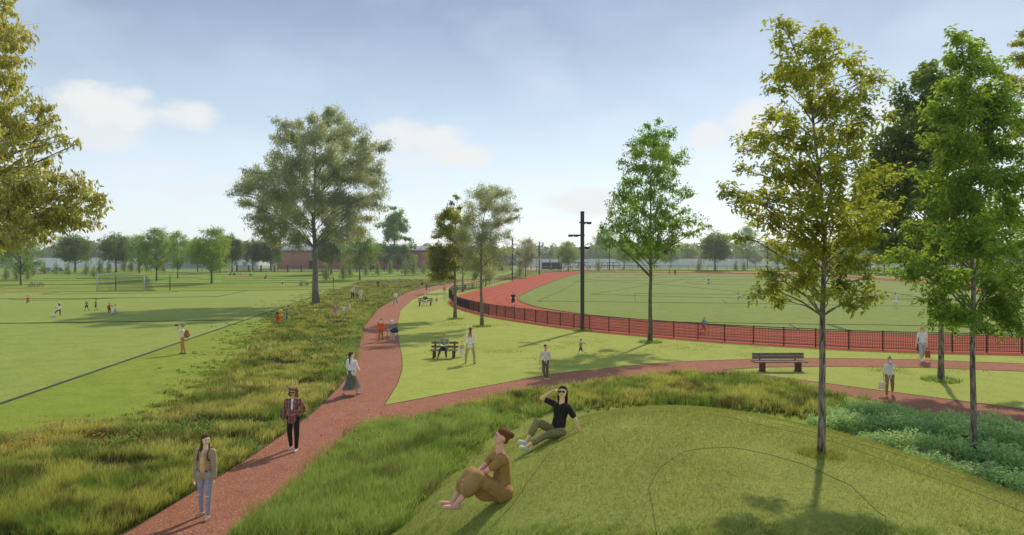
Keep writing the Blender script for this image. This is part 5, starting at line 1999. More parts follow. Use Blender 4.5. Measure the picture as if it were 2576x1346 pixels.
def person(px, py, hpx, yaw, label, pose='stand', skin='pale', top=None, bottom=None, shoes=(60, 50, 45), hair=('short', (60, 40, 30)), fem=False, kid=False,
           lean=0, lean2=None, side=0, hyaw=0, hpitch=0, legs=None, arms=None, seat=None, at=None, group=None, Hm=None, glasses=False, belt=None, extra=None, scarf=None,
           wide=1.0, ik=None, sock=None, barefoot=False, beard=None, hat=None, strapc=None, lay=0, knees=False):
    b = at if at is not None else (P(px, py) if py > 660 else P(px, 672))
    mpp = b.y / FPX
    H = Hm or hpx * mpp
    k = H / 1.75
    ps = POSES[pose]
    legs = legs or ps['legs']
    arms = arms or ps['arms']
    headk = 1.28 if kid else 1.0
    legk = .93 if kid else 1.0
    root = thing('person', b, label, 'person', group, math.radians(yaw))
    vox = max(.0085, H / 150 if hpx > 100 else H / 85 if hpx > 45 else H / 48)
    lean2 = lean if lean2 is None else lean2

    def tilt(l, sd):
        return (Matrix.Rotation(math.radians(sd), 3, 'Y') @ Matrix.Rotation(math.radians(l), 3, 'X')) @ Vector((0, 0, 1))
    u1, u2 = tilt(lean, side), tilt(lean2, side)
    X = (Matrix.Rotation(math.radians(side), 3, 'Y')) @ Vector((1, 0, 0))
    pel = Vector((0, 0, 0))
    mid = pel + u1 * .26 * k
    nb = mid + u2 * .26 * k
    shw = (.158 if fem else .182) * k * wide
    sh = [nb - u2 * .055 * k + X * (s * shw) for s in (-1, 1)]
    hipw = (.092 if fem else .088) * k
    hip = [pel + X * (s * hipw) for s in (-1, 1)]
    HR = Matrix.Rotation(math.radians(hyaw), 3, 'Z') @ Matrix.Rotation(math.radians(lean2 * .5 - hpitch), 3, 'X')
    hup = HR @ Vector((0, 0, 1))
    hc = nb + u2 * .055 * k + hup * (.125 * k * (headk * .85 + .15))
    hk = k * headk
    kn, an, toe, ft = [], [], [], []
    for i, s in enumerate((-1, 1)):
        a1, b1, a2, b2 = legs[i][:4]
        kp = hip[i] + V3(a1, b1, s) * .43 * k * legk
        ap = kp + V3(a2, b2, s) * .41 * k * legk
        kn.append(kp)
        an.append(ap)
        fa = legs[i][4] if len(legs[i]) > 4 else (a2 * .75 if abs(a2) > 14 else 0)
        fd = Vector((s * .14, -math.cos(math.radians(fa)), math.sin(math.radians(fa)))).normalized()
        ft.append(fd)
        toe.append(ap + Vector((0, 0, -.045 * k)) + fd * .155 * k)
    elb, wr = [], []
    for i, s in enumerate((-1, 1)):
        a1, b1, a2, b2 = arms[i][:4]
        e = sh[i] + V3(a1, b1, s) * .285 * k
        elb.append(e)
        wr.append(e + V3(a2, b2, s) * .25 * k)
    for i, (loc_, hint) in (ik or {}).items():
        if loc_[0] == 'head':
            T = hc + HR @ (Vector(loc_[1:]) * hk)
        else:
            T = kn[loc_[1]].lerp(an[loc_[1]], loc_[2]) + Vector(loc_[3:]) * k
        S = sh[i]
        l1, l2 = .285 * k, .25 * k
        dv = T - S
        dl = min(max(dv.length, .08 * k), (l1 + l2) * .995)
        dv.normalize()
        aa = (l1 * l1 - l2 * l2 + dl * dl) / (2 * dl)
        hv = Vector(hint)
        hv = (hv - dv * hv.dot(dv)).normalized()
        elb[i] = S + dv * aa + hv * math.sqrt(max(l1 * l1 - aa * aa, 0))
        wr[i] = S + dv * dl
    # put it on its support
    lows = [a.z - .072 * k for a in an] + [t.z - .03 * k for t in toe]
    if seat is None:
        off = -min(lows)
    else:
        off = seat
    D = Vector((0, 0, off))
    pel, mid, nb, hc = pel + D, mid + D, nb + D, hc + D
    sh, hip, kn, an, toe, elb, wr = [[p + D for p in L] for L in (sh, hip, kn, an, toe, elb, wr)]
    if seat is not None and pose == 'sitb':
        pass
    far = hpx < 34
    n = 6 if far else 8
    # ---- body
    B = MB()
    tw = .92 if fem else 1.0
    B.cap(hip[0], hip[1], .098 * k, .098 * k, n)
    for s in (-1, 1):
        B.cap(pel + X * s * .045 * k, mid + X * s * .04 * k * tw, .092 * k, .086 * k * tw, n)
        B.cap(mid + X * s * .04 * k * tw, nb - u2 * .10 * k + X * s * .07 * k, .086 * k * tw, .088 * k, n)
    B.cap(sh[0] + u2 * -.01 * k, sh[1] + u2 * -.01 * k, .052 * k, .052 * k, n)
    B.cap(nb - u2 * .03 * k, hc - hup * .06 * k, .056 * k * (1 if not kid else .85), .050 * k, n)
    for i in (0, 1):
        B.cap(hip[i], kn[i], .083 * k, .054 * k, n)
        B.cap(kn[i], an[i], .055 * k, .033 * k, n)
        B.cap(an[i] + Vector((0, 0, -.028 * k)) - ft[i] * .035 * k, toe[i] + Vector((0, 0, .012 * k)), .036 * k, .026 * k, n)
        B.cap(sh[i], elb[i], .047 * k, .036 * k, n)
        B.cap(elb[i], wr[i], .037 * k, .025 * k, n)
        d = (wr[i] - elb[i]).normalized()
        s = -1 if i == 0 else 1
        fw = Vector((0, -1, 0))
        sidev = (fw - d * fw.dot(d))
        sidev = sidev.normalized() if sidev.length > .2 else Vector((0, 0, 1))
        pn = d.cross(sidev)
        palm = wr[i] + d * .085 * k
        if hpx > 60:
            B.cap(wr[i] + d * .02 * k - sidev * .014 * k, palm - sidev * .018 * k, .018 * k, .014 * k, 6)
            B.cap(wr[i] + d * .02 * k + sidev * .014 * k, palm + sidev * .020 * k, .018 * k, .014 * k, 6)
            inw = pn * (-s)
            if inw.x * s > 0:
                inw = -inw
            for q, (o_, L_) in enumerate(((-.028, .060), (-.010, .076), (.009, .080), (.028, .070))):
                p0 = palm + sidev * o_ * k
                p1 = p0 + (d + inw * .25).normalized() * L_ * .55 * k
                p2 = p1 + (d * .75 + inw * .7).normalized() * L_ * .5 * k
                B.cap(p0, p1, .0095 * k, .009 * k, 6)
                B.cap(p1, p2, .009 * k, .0075 * k, 6)
            t0 = wr[i] + d * .03 * k + sidev * .025 * k
            t1 = t0 + (d * .7 + sidev * .7 + inw * .2).normalized() * .045 * k
            B.cap(t0, t1, .013 * k, .010 * k, 6)
            B.cap(t1, t1 + (d * .9 + sidev * .2 + inw * .3).normalized() * .032 * k, .010 * k, .008 * k, 6)
        else:
            B.cap(wr[i], palm + d * .05 * k, .024 * k, .018 * k, 6)

    def hp(x, y, z):
        return hc + HR @ (Vector((x, y, z)) * hk)
    # head: cranium, jaw, nose, ears
    H_ = MB()
    B.cap(hp(0, .018, .028), hp(0, -.012, .020), .083 * hk, .078 * hk, 10)
    B.cap(hp(-.018, -.028, -.035), hp(.018, -.028, -.035), .052 * hk, .052 * hk, 8)
    B.cap(hp(0, -.045, -.068), hp(0, -.030, -.062), .026 * hk, .035 * hk, 8)
    if not far:
        B.cap(hp(0, -.082, .010), hp(0, -.100, -.020), .010 * hk, .014 * hk, 6)
        for s in (-1, 1):
            B.cap(hp(s * .080, .010, .012), hp(s * .083, .012, -.018), .012 * hk, .010 * hk, 6)
    o = B.build('body', SKIN[skin], root)
    remesh(o, vox, 2)
    if hpx > 56 and not far:
        for s in (-1, 1):
            if not glasses:
                MB().ball(hp(s * .031, -.083, .008), .0085 * hk, 8, 6).build('eye', M_eye, root)
            MB().cap(hp(s * .018, -.088, .030), hp(s * .046, -.080, .030), .0035 * hk, .0025 * hk, 5).build('eyebrow', cloth('hair', hair[1]), root)
        MB().cap(hp(-.018, -.083, -.048), hp(.018, -.083, -.048), .0055 * hk, .0055 * hk, 6).build('mouth', M_lip, root)
    if glasses:
        g = MB()
        for s in (-1, 1):
            g.cap(hp(s * .034, -.097, .008), hp(s * .034, -.091, .008), .023 * hk, .023 * hk, 8)
            g.cap(hp(s * .055, -.088, .012), hp(s * .082, .01, .012), .004 * hk, .004 * hk, 5)
        g.cap(hp(-.02, -.098, .012), hp(.02, -.098, .012), .004 * hk, .004 * hk, 5)
        g.build('sunglasses', M_eye, root)
    # ---- hair
    hm = cloth('hair', hair[1], .9)
    kd = hair[0]
    if kd != 'bald':
        h_ = MB()
        h_.cap(hp(0, .030, .045), hp(0, .005, .050), .088 * hk, .082 * hk, 10)
        h_.cap(hp(0, .045, .0), hp(0, .05, -.02), .074 * hk, .055 * hk, 8)
        if kd == 'long' or kd == 'longside':
            for s in (-1, 1):
                h_.cap(hp(s * .062, .015, .03), hp(s * .072, .02, -.13), .034 * hk, .030 * hk, 6)
                f_ = -.06 if kd == 'longside' and s == -1 else .035
                h_.cap(hp(s * .072, .02, -.12), nb + X * s * .075 * k + Vector((0, f_ * 1.6 * k, -.17 * k)), .030 * hk, .012 * hk, 6)
            h_.cap(hp(0, .06, .02), nb + Vector((0, .085 * k, -.16 * k)), .06 * hk, .035 * hk, 8)
        if kd == 'curly':
            rr = random.Random(3)
            for q in range(16):
                a = -.35 + 3.84 * (q + .5) / 16
                h_.ball(hp(.108 * math.cos(a), .080 * math.sin(a) - .005, rr.uniform(-.120, -.02)), .044 * hk, 7, 5)
                h_.ball(hp(.092 * math.cos(a), .075 * math.sin(a), rr.uniform(.02, .105)), .046 * hk, 7, 5)
            h_.cap(hp(-.05, -.055, .085), hp(.05, -.055, .085), .030 * hk, .030 * hk, 6)
        if kd == 'bun':
            h_.ball(hp(0, .115, .055), .045 * hk, 8, 6)
        if kd == 'topbun':
            h_.ball(hp(0, .05, .150), .036 * hk, 8, 6)
        if kd == 'pony':
            h_.cap(hp(0, .10, .03), nb + Vector((0, .11 * k, -.06 * k)), .036 * hk, .022 * hk, 7)
            h_.cap(nb + Vector((0, .11 * k, -.06 * k)), nb + Vector((0, .105 * k, -.17 * k)), .024 * hk, .008 * hk, 7)
        if kd == 'bob':
            for s in (-1, 1):
                h_.cap(hp(s * .068, .02, .03), hp(s * .070, .03, -.075), .033 * hk, .030 * hk, 6)
            h_.cap(hp(0, .06, .02), hp(0, .07, -.07), .065 * hk, .055 * hk, 8)
        remesh(h_.build('hair', hm, root), max(vox * .9, .008), 2)
    if beard:
        q = MB().cap(hp(-.03, -.055, -.055), hp(.03, -.055, -.055), .036 * hk, .036 * hk, 7)
        q.cap(hp(0, -.065, -.075), hp(0, -.06, -.10), .034 * hk, .022 * hk, 7)
        remesh(q.build('beard', cloth('hair', beard), root), vox, 1)
    if hat:
        q = MB()
        if hat[0] == 'cap':
            q.cap(hp(0, .012, .062), hp(0, .0, .066), .091 * hk, .088 * hk, 10)
            q.cap(hp(-.03, -.09, .065), hp(.03, -.09, .065), .020 * hk, .020 * hk, 6)
            q.cap(hp(-.02, -.12, .058), hp(.02, -.12, .058), .012 * hk, .012 * hk, 6)
        else:
            q.cap(hp(0, .025, .055), hp(0, .018, .075), .094 * hk, .080 * hk, 10)
            q.cap(hp(0, .06, .06), hp(0, .07, .05), .070 * hk, .060 * hk, 8)
        remesh(q.build('hat', cloth('hat', hat[1]), root), vox, 2)
    # ---- top
    inf = .013 * k if not far else .016 * k
    if top:
        tk, tc = top[0], top[1]
        tm = M_plaid if tk == 'plaid' else cloth('shirt', tc)
        q = MB()
        low = pel + u1 * (.03 if tk in ('crop', 'tank') else -.02) * k
        gi = inf * (1.6 if tk in ('jacket', 'coat', 'plaid', 'loose') else 1)
        for s in (-1, 1):
            q.cap(low + X * s * .045 * k, mid + X * s * .04 * k * tw, .094 * k + gi, .088 * k * tw + gi, n)
            q.cap(mid + X * s * .04 * k * tw, nb - u2 * .10 * k + X * s * .07 * k, .088 * k * tw + gi, .090 * k + gi, n)
        if tk != 'tank':
            q.cap(sh[0] - u2 * .015 * k, sh[1] - u2 * .015 * k, .052 * k + gi, .052 * k + gi, n)
        fr = {'tee': .62, 'long': 1.9, 'jacket': 1.95, 'plaid': 1.92, 'coat': 1.95, 'tank': 0, 'half': 1.2, 'crop': .6, 'loose': 1.95, 'dress': .55}.get(tk, 1.9)
        for i in (0, 1):
            if fr > 0:
                e = elb[i] if fr >= 1 else sh[i].lerp(elb[i], fr)
                q.cap(sh[i], e, .050 * k + gi, (.040 if fr >= 1 else .046) * k + gi, n)
            if fr > 1:
                q.cap(elb[i], elb[i].lerp(wr[i], fr - 1), .040 * k + gi, .030 * k + gi, n)
        if tk == 'coat':
            dn = ((kn[0] + kn[1]) / 2 - pel).normalized()
            for s in (-1, 1):
                q.cap(pel + X * s * .05 * k, pel + X * s * .07 * k + dn * .26 * k, .10 * k + gi, .10 * k + gi, n)
        if tk in ('jacket', 'plaid', 'loose'):
            for s in (-1, 1):
                q.cap(pel + X * s * (.085 if tk == 'jacket' else .06) * k, pel + X * s * (.115 if tk == 'jacket' else .055) * k - u1 * .07 * k, (.085 if tk == 'jacket' else .098) * k + gi, (.08 if tk == 'jacket' else .094) * k + gi, n)
        o = q.build('shirt' if tk not in ('jacket', 'coat', 'plaid') else 'jacket', tm, root)
        remesh(o, vox, 2)
        if len(top) > 2:      # inner front panel seen through the open jacket
            q = MB()
            q.cap(nb - u2 * .03 * k + Vector((0, -.05 * k, 0)), mid + Vector((0, -.085 * k - gi, 0)), .045 * k, .032 * k if tk == 'plaid' else .064 * k, n)
            if tk != 'plaid':
                q.cap(mid + Vector((0, -.07 * k - gi, 0)), pel + Vector((0, -.075 * k - gi, .10 * k)), .064 * k, .060 * k, n)
            remesh(q.build('undershirt', cloth('shirt', top[2]), root), vox, 2)
    # ---- bottom
    if bottom:
        bk, bc = bottom[0], bottom[1]
        bm_ = cloth('trousers', bc)
        q = MB()
        dn = ((kn[0] + kn[1]) / 2 - pel)
        ln = dn.length
        dn.normalize()
        if bk in TR and bk != 'drape':
            q.cap(hip[0], hip[1], .098 * k + inf * .8, .098 * k + inf * .8, n)
            for s in (-1, 1):
                q.cap(pel + X * s * .045 * k, pel + X * s * .042 * k + u1 * .07 * k, .093 * k + inf * .7, .088 * k + inf * .6, n)
            ws = inf * (.4 if bk == 'tights' else 1.2)
            for i in (0, 1):
                if bk == 'shorts':
                    q.cap(hip[i], hip[i].lerp(kn[i], .78), .086 * k + inf, .068 * k + inf * 1.4, n)
                else:
                    q.cap(hip[i], kn[i], .084 * k + inf * .8, .057 * k + ws, n)
                    q.cap(kn[i], kn[i].lerp(an[i], .58 if bk == 'crops' else .90), .057 * k + ws, (.050 if bk == 'crops' else .037) * k + ws, n)
        elif bk == 'drape':  # loose dress of a sitting person
            q.cap(hip[0], hip[1], .135 * k, .135 * k, n)
            q.cap(pel + u1 * .05 * k, mid, .135 * k, .115 * k, n)
            km = (kn[0] + kn[1]) / 2
            for i in (0, 1):
                q.cap(hip[i], kn[i], .125 * k, .090 * k, n)
                q.cap(kn[i], kn[i].lerp(an[i], .50), .088 * k, .085 * k, n)
            lowp = (pel + km) / 2
            for tt in (-.02, .04, .10, .16, .22, .28, .34, .40):
                q.cap(kn[0].lerp(an[0], tt) + X * -.015 * k, kn[1].lerp(an[1], tt) + X * .015 * k, .096 * k, .096 * k, 12)
            for tt in (.35, .7):
                q.cap(hip[0].lerp(kn[0], tt), hip[1].lerp(kn[1], tt), .105 * k, .105 * k, n)
            q.cap(pel + Vector((0, 0, .0)), Vector((lowp.x, lowp.y, .15 * k)), .15 * k, .15 * k, n)
            q.cap(km - Vector((0, 0, .08 * k)), Vector((lowp.x, lowp.y - .04 * k, .13 * k)), .10 * k, .13 * k, n)
            q.cap(km - Vector((0, 0, .12 * k)), Vector((km.x, km.y + .03 * k, .20 * k)), .10 * k, .11 * k, n)
        else:                # skirts: a flaring tube of cloth round both legs
            ext = {'mini': .62, 'skirt': 1.0, 'midi': 1.55, 'dress': 1.0, 'long': 1.62}[bk]
            km = (kn[0] + kn[1]) / 2
            am = (an[0] + an[1]) / 2
            top_ = pel + u1 * .09 * k
            end = pel.lerp(km, ext) if ext <= 1 else km.lerp(am, ext - 1)
            spread = abs((kn[0] - kn[1]).x) / 2 if ext <= 1 else max(abs((an[0] - an[1]).x), abs((kn[0] - kn[1]).x)) / 2
            sy = max(abs((kn[0] - kn[1]).y), abs((an[0] - an[1]).y) * (ext > 1)) / 2
            fl = .085 + .05 * ext
            N2, R_ = 18, 7
            vs, fs = [], []
            for a in range(R_):
                t = a / (R_ - 1)
                c = top_.lerp(end, t) if ext <= 1 else (top_.lerp(km, t * 1.6) if t < .6 else km.lerp(end, (t - .6) / .4))
                rx = (.118 + (fl - .118 + .055) * t) * k + spread * t
                ry = (.098 + (fl - .098 + .02) * t) * k + sy * t * .8
                if t < .3:
                    rx, ry = max(rx, .128 * k), max(ry, .112 * k)
                for z in range(N2):
                    an_ = 2 * math.pi * z / N2
                    w_ = 1 + .05 * t * math.sin(an_ * 5 + 1)
                    vs.append(c + Vector((rx * math.cos(an_) * w_, ry * math.sin(an_) * w_, 0)))
            for a in range(R_ - 1):
                for z in range(N2):
                    fs.append((a * N2 + z, a * N2 + (z + 1) % N2, (a + 1) * N2 + (z + 1) % N2, (a + 1) * N2 + z))
            fs.append(tuple(range(N2)))
            fs.append(tuple(reversed(range((R_ - 1) * N2, R_ * N2))))
            q.add(vs, fs)
        o = q.build('skirt' if bk not in TR or bk == 'drape' else 'trousers', bm_, root, smooth=True)
        if bk in TR:
            remesh(o, vox, 10 if bk == 'drape' else 2)
    if knees:
        for i in (0, 1):
            MB().cap(kn[i] + Vector((-.03 * k, -.060 * k, 0)), kn[i] + Vector((.03 * k, -.060 * k, .01 * k)), .014 * k, .012 * k, 6).build('torn_knee', SKIN[skin], root)
    if belt:
        q = MB()
        vs = []
        for zz in (.075, .105):
            for z in range(16):
                a = z / 16 * 6.2832
                vs.append(pel + u1 * zz * k + Vector((math.cos(a) * .150 * k, math.sin(a) * .117 * k, 0)))
        q.add(vs, [(z, (z + 1) % 16, 16 + (z + 1) % 16, 16 + z) for z in range(16)])
        q.build('belt', cloth('belt', belt), root)
    if strapc:
        for s in (-1, 1):
            q = MB().tube([nb + X * s * .10 * k + Vector((0, .08 * k, .01 * k)), nb + X * s * .105 * k + Vector((0, -.02 * k, .035 * k)), nb + X * s * .10 * k + Vector((0, -.118 * k, -.09 * k)),
                           nb + X * s * .115 * k + Vector((0, -.105 * k, -.20 * k)), nb + X * s * .135 * k + Vector((0, .03 * k, -.28 * k))], .014 * k, 6)
            q.build('strap', cloth('belt', strapc), root)
    if scarf:
        q = MB()
        for s in (-1, 1):
            q.tube([hp(s * .03, .09, .06), nb + X * s * .06 * k + Vector((0, .125 * k, -.02 * k)), nb + X * s * .085 * k + Vector((0, .13 * k, -.20 * k))], [.022 * k, .02 * k, .012 * k], 6)
        q.build('scarf', cloth('scarf', scarf), root)
    # ---- feet
    if not barefoot:
        sm = cloth('shoe', shoes)
        for i in (0, 1):
            q = MB()
            q.cap(an[i] + Vector((0, 0, -.032 * k)) - ft[i] * .04 * k, toe[i] + Vector((0, 0, .010 * k)), .041 * k, .033 * k, n)
            q.cap(an[i] + Vector((0, 0, -.045 * k)) - ft[i] * .03 * k, toe[i], .030 * k, .030 * k, n)
            remesh(q.build('shoe', sm, root), vox, 1)
    if sock:
        for i in (0, 1):
            MB().cap(kn[i].lerp(an[i], .62), an[i], .048 * k, .040 * k, 8).build('sock', cloth('sock', sock), root)
    Rz = Matrix.Rotation(math.radians(yaw), 3, 'Z')

    def wpos(p):
        return b + Rz @ p
    return dict(root=root, k=k, H=H, hand=[wpos(w_ + (w_ - e).normalized() * .09 * k) for w_, e in zip(wr, elb)], head=wpos(hc), toe=[wpos(t) for t in toe], nb=wpos(nb), pel=wpos(pel), base=b, sh=[wpos(s) for s in sh])


W_ = (238, 238, 232)
BLK = (32, 30, 30)
# ---- the ones closest to the camera
person(517, 1303, 213, -6, 'woman in beige jacket and ripped grey blue jeans walking on the path nearest to us', 'walk2', 'pale', ('jacket', (158, 142, 118), (226, 166, 132)), ('tights', (146, 148, 172)), (132, 122, 112), ('longside', (84, 58, 40)), fem=True,
       hyaw=55, belt=(82, 52, 44), strapc=(92, 62, 52), knees=True, legs=[(-2, 3, -10, 2), (10, 2, 4, 1)], arms=[(-2, 9, 6, 6), (4, 9, 12, 6)])
person(738, 1134, 160, -4, 'man in red plaid shirt, black trousers and sunglasses walking down the path', 'stand', 'tan', ('plaid', (150, 50, 40), (240, 240, 236)), ('trousers', BLK), (186, 182, 196), ('curly', (112, 88, 62)), glasses=True,
       legs=[(-4, 4, -14, 0), (8, 4, 2, -1)], arms=[(-3, 14, 2, 10), (-12, 22, 62, -48)])
# ---- the two on the mound
bw = P(1262, 1258)
person(0, 0, 160, -74, 'barefoot woman in loose brown dress sitting on the mound hugging her knees', 'stand', 'pink', ('tee', (148, 116, 68)), ('drape', (150, 118, 72)), hair=('bun', (96, 58, 30)), fem=True, at=bw, Hm=1.92, seat=.13, lean=-2, lean2=8,
       hpitch=20, hyaw=-6, legs=[(118, 6, 36, 2, 10), (124, 7, 44, 4, 10)], barefoot=True, wide=1.05, ik={0: (('leg', 1, .52, -.02, -.09, 0), (-1, .3, -.6)), 1: (('leg', 0, .42, .03, -.09, 0), (1, .3, -.6))})
bk_ = P(1402, 1100)
person(0, 0, 130, -50, 'woman in black tee and sunglasses reclining on the mound shading her eyes', 'stand', 'gold', ('tee', (34, 30, 22)), ('crops', (128, 122, 80)), (232, 232, 216), ('long', (36, 28, 20)), fem=True, at=bk_, Hm=1.82, seat=.11, lean=-16, lean2=-10,
       hpitch=10, hyaw=34, glasses=True, legs=[(118, 4, 44, -4, 24), (92, 2, 70, -6, 24)], arms=[(88, 22, 172, -46), (-22, 26, -10, 14)], ik={0: (('head', -.20, -.09, -.01), (-1, -.1, -.8))})
# ---- along the path
person(884, 996, 113, 155, 'woman in white blouse and long charcoal skirt walking away up the path', 'walk', 'pale', ('loose', W_), ('midi', (92, 92, 84)), (150, 148, 158), ('pony', (74, 44, 34)), fem=True, belt=(52, 40, 38), hyaw=-25,
       arms=[(20, 10, 60, -20), (5, 14, 60, -25)])
o1 = person(958, 860, 58, -4, 'old man in orange red sweater with green cap and red cane on the path', 'stand', 'pale', ('long', (214, 84, 48)), ('trousers', (138, 98, 26)), (120, 90, 90), ('short', (225, 225, 220)), beard=(238, 238, 234), hat=('cap', (44, 92, 52)), wide=1.08,
            arms=[(10, 14, 18, 4), (4, 12, 10, 6)])
o2 = person(987, 859, 54, -28, 'old white haired woman in grey green coat and pale dress with a cane', 'stand', 'pale', ('half', (112, 128, 122)), ('skirt', (176, 184, 164)), (28, 50, 78), ('curly', (240, 240, 238)), fem=True, lean=6, wide=1.05,
            arms=[(26, 14, 34, 2), (20, 8, 70, -30)])


def cane(o, i, c, label):
    h = o['hand'][i]
    r = thing('walking_cane', (h.x, h.y, o['base'].z), label, 'cane')
    z = h.z - o['base'].z
    MB().tube([(0, -.01, 0), (0, 0, z)], .016, 6).build('shaft', cloth('cane', c), r)
    MB().cap((0, -.05, z + .01), (0, .05, z + .01), .018, .018, 6).build('handle', cloth('cane', c), r)


cane(o1, 0, (226, 92, 60), 'red walking cane in the hand of the old man')
cane(o2, 0, (60, 40, 34), 'dark walking cane in the hand of the old woman')


def bag(p, w_, h_, d_, c, label, name='handbag', strap=.22, parent_cat='bag', rnd=False, rz=0):
    r = thing(name, p, label, parent_cat, None, rz)
    m = cloth('bag', c)
    if rnd:
        q = MB().cap((-w_ * .28, 0, -h_ * .5), (w_ * .28, 0, -h_ * .5), h_ * .46, h_ * .46, 8).cap((-w_ * .2, 0, -h_ * .25), (w_ * .2, 0, -h_ * .25), h_ * .3, h_ * .3, 8)
        o = q.build('pouch', m, r)
        remesh(o, .02, 2)
    else:
        MB().add([], [])
        q = MB()
        q.add([(-w_ / 2, -d_ / 2, -h_), (w_ / 2, -d_ / 2, -h_), (w_ / 2, d_ / 2, -h_), (-w_ / 2, d_ / 2, -h_), (-w_ * .44, -d_ * .3, 0), (w_ * .44, -d_ * .3, 0), (w_ * .44, d_ * .3, 0), (-w_ * .44, d_ * .3, 0)],
              [(0, 3, 2, 1), (4, 5, 6, 7), (0, 1, 5, 4), (1, 2, 6, 5), (2, 3, 7, 6), (3, 0, 4, 7)])
        q.build('pouch', m, r, bevel=.02)
    MB().tube([(-w_ * .3, 0, -.01), (-w_ * .22, 0, strap * .7), (0, 0, strap), (w_ * .22, 0, strap * .7), (w_ * .3, 0, -.01)], .011, 6).build('handle', m, r)
    return r


bag(o2['pel'] + Vector((.16, -.16, .16)), .40, .34, .14, (34, 52, 74), 'navy round handbag on the arm of the old woman', rnd=True, strap=.2)
person(995, 768, 38, -10, 'man in cream sweater and sage trousers walking on the path', 'walk', 'tan', ('long', (226, 218, 198)), ('trousers', (128, 160, 130)), (214, 196, 164), ('short', (70, 46, 34)), glasses=True)
person(1062, 732, 27, 150, 'woman in black top and pale jeans walking away on the upper path', 'walk', 'pale', ('long', BLK), ('trousers', (170, 186, 196)), (240, 235, 230), ('bob', (60, 40, 30)), fem=True, glasses=True)
person(1073, 732, 27, 40, 'blonde woman in rust top and dark jeans striding on the upper path', 'walk', 'pale', ('long', (184, 110, 66)), ('trousers', (72, 76, 90)), (230, 190, 180), ('long', (188, 150, 100)), fem=True)
person(951, 726, 23, 0, 'man in brown coat with a stick in the far meadow', 'stand', 'pale', ('coat', (112, 74, 46)), ('trousers', (46, 38, 34)), (80, 50, 36), ('short', (40, 32, 28)))
# ---- family in the meadow
fa = person(887, 755, 36, -6, 'father in white tee and black trousers carrying a baby in the meadow', 'stand', 'tan', ('tee', (226, 226, 226)), ('trousers', BLK), (190, 180, 180), ('short', (40, 30, 26)), glasses=True, hat=('cap', (150, 140, 140)), arms=[(2, 12, 4, 8), (20, 20, 105, -35)])
person(0, 0, 14, -30, 'baby in beige held on the arm of the father', 'sitb', 'pale', ('long', (186, 150, 116)), ('trousers', (200, 190, 180)), (200, 190, 180), ('short', (200, 160, 110)), kid=True, at=Vector((fa['base'].x + .22, fa['base'].y - .22, 0)), Hm=.72, seat=1.15)
person(899, 757, 20, 0, 'toddler in dark jacket between father and mother in the meadow', 'stand', 'brown', ('long', (92, 88, 84)), ('trousers', (160, 104, 54)), (225, 220, 215), ('topbun', (36, 26, 22)), kid=True, arms=[(5, 25, 10, 15), (20, 60, 60, 30)])
person(907, 757, 33, -15, 'long haired mother in white shirt and white trousers in the meadow', 'stand', 'tan', ('jacket', (236, 232, 224), (226, 170, 140)), ('trousers', (230, 226, 216)), (240, 238, 232), ('long', (150, 92, 54)), fem=True, arms=[(4, 16, 20, 20), (-10, 42, 20, -42)])
# ---- children with arms up
person(842, 799, 35, 50, 'girl in magenta tunic and white leggings in the meadow', 'stand', 'pink', ('long', (196, 104, 168)), ('mini', (196, 104, 168)), (214, 150, 70), ('bun', (90, 50, 40)), kid=True, fem=True, sock=(232, 222, 224))
person(865, 799, 34, 175, 'boy in white tee and beige trousers raising both arms in the meadow', 'armsup', 'pale', ('tee', W_), ('trousers', (198, 176, 148)), (200, 170, 150), ('short', (128, 104, 84)), kid=True)
person(880, 785, 27, -60, 'little girl in white sundress right of the boy with raised arms', 'stand', 'pink', ('tank', W_), ('mini', W_), (190, 140, 120), ('bob', (150, 100, 70)), kid=True, fem=True, arms=[(40, 10, 120, 0), (5, 10, 10, 5)])
rb = person(698, 816, 31, 170, 'child in bright red dress holding balloons at the meadow edge', 'stand', 'brown', ('dress', (238, 52, 30)), ('skirt', (238, 52, 30)), (110, 120, 140), ('curly', (50, 34, 28)), kid=True, fem=True)
person(722, 812, 46, -80, 'woman in long olive coat looking up beside the balloon child', 'stand', 'pale', ('coat', (128, 130, 96)), ('tights', (70, 96, 130)), (90, 80, 60), ('bob', (130, 64, 36)), fem=True, hpitch=25)


def ball_obj(name, p, r_, c, label, string=None, cat='ball', stretch=1.0):
    t_ = thing(name, p, label, cat)
    MB().ball((0, 0, 0), (r_, r_, r_ * stretch), 14, 10).build('shell', plain('ball_%d_%d_%d' % c, rgb(*c, k=.9), .4, .04, 4, spec=.5), t_, smooth=True)
    if string:
        MB().tube([(0, 0, -r_ * stretch), (string.x * .5, string.y * .5, string.z * .55), tuple(string)], .006, 4).build('string', M_eye, t_)
    return t_


hnd = rb['hand'][0]
for (px, py, c, lb) in ((705.5, 783.6, (250, 180, 30), 'upper yellow balloon beside the child in red'), (706.5, 795.5, (240, 150, 20), 'lower orange balloon beside the child in red')):
    d = hnd.y
    p = Vector((wx(px, d), d, wz(py, d)))
    ball_obj('balloon', p, .155, c, lb, hnd - p, 'balloon', 1.2)
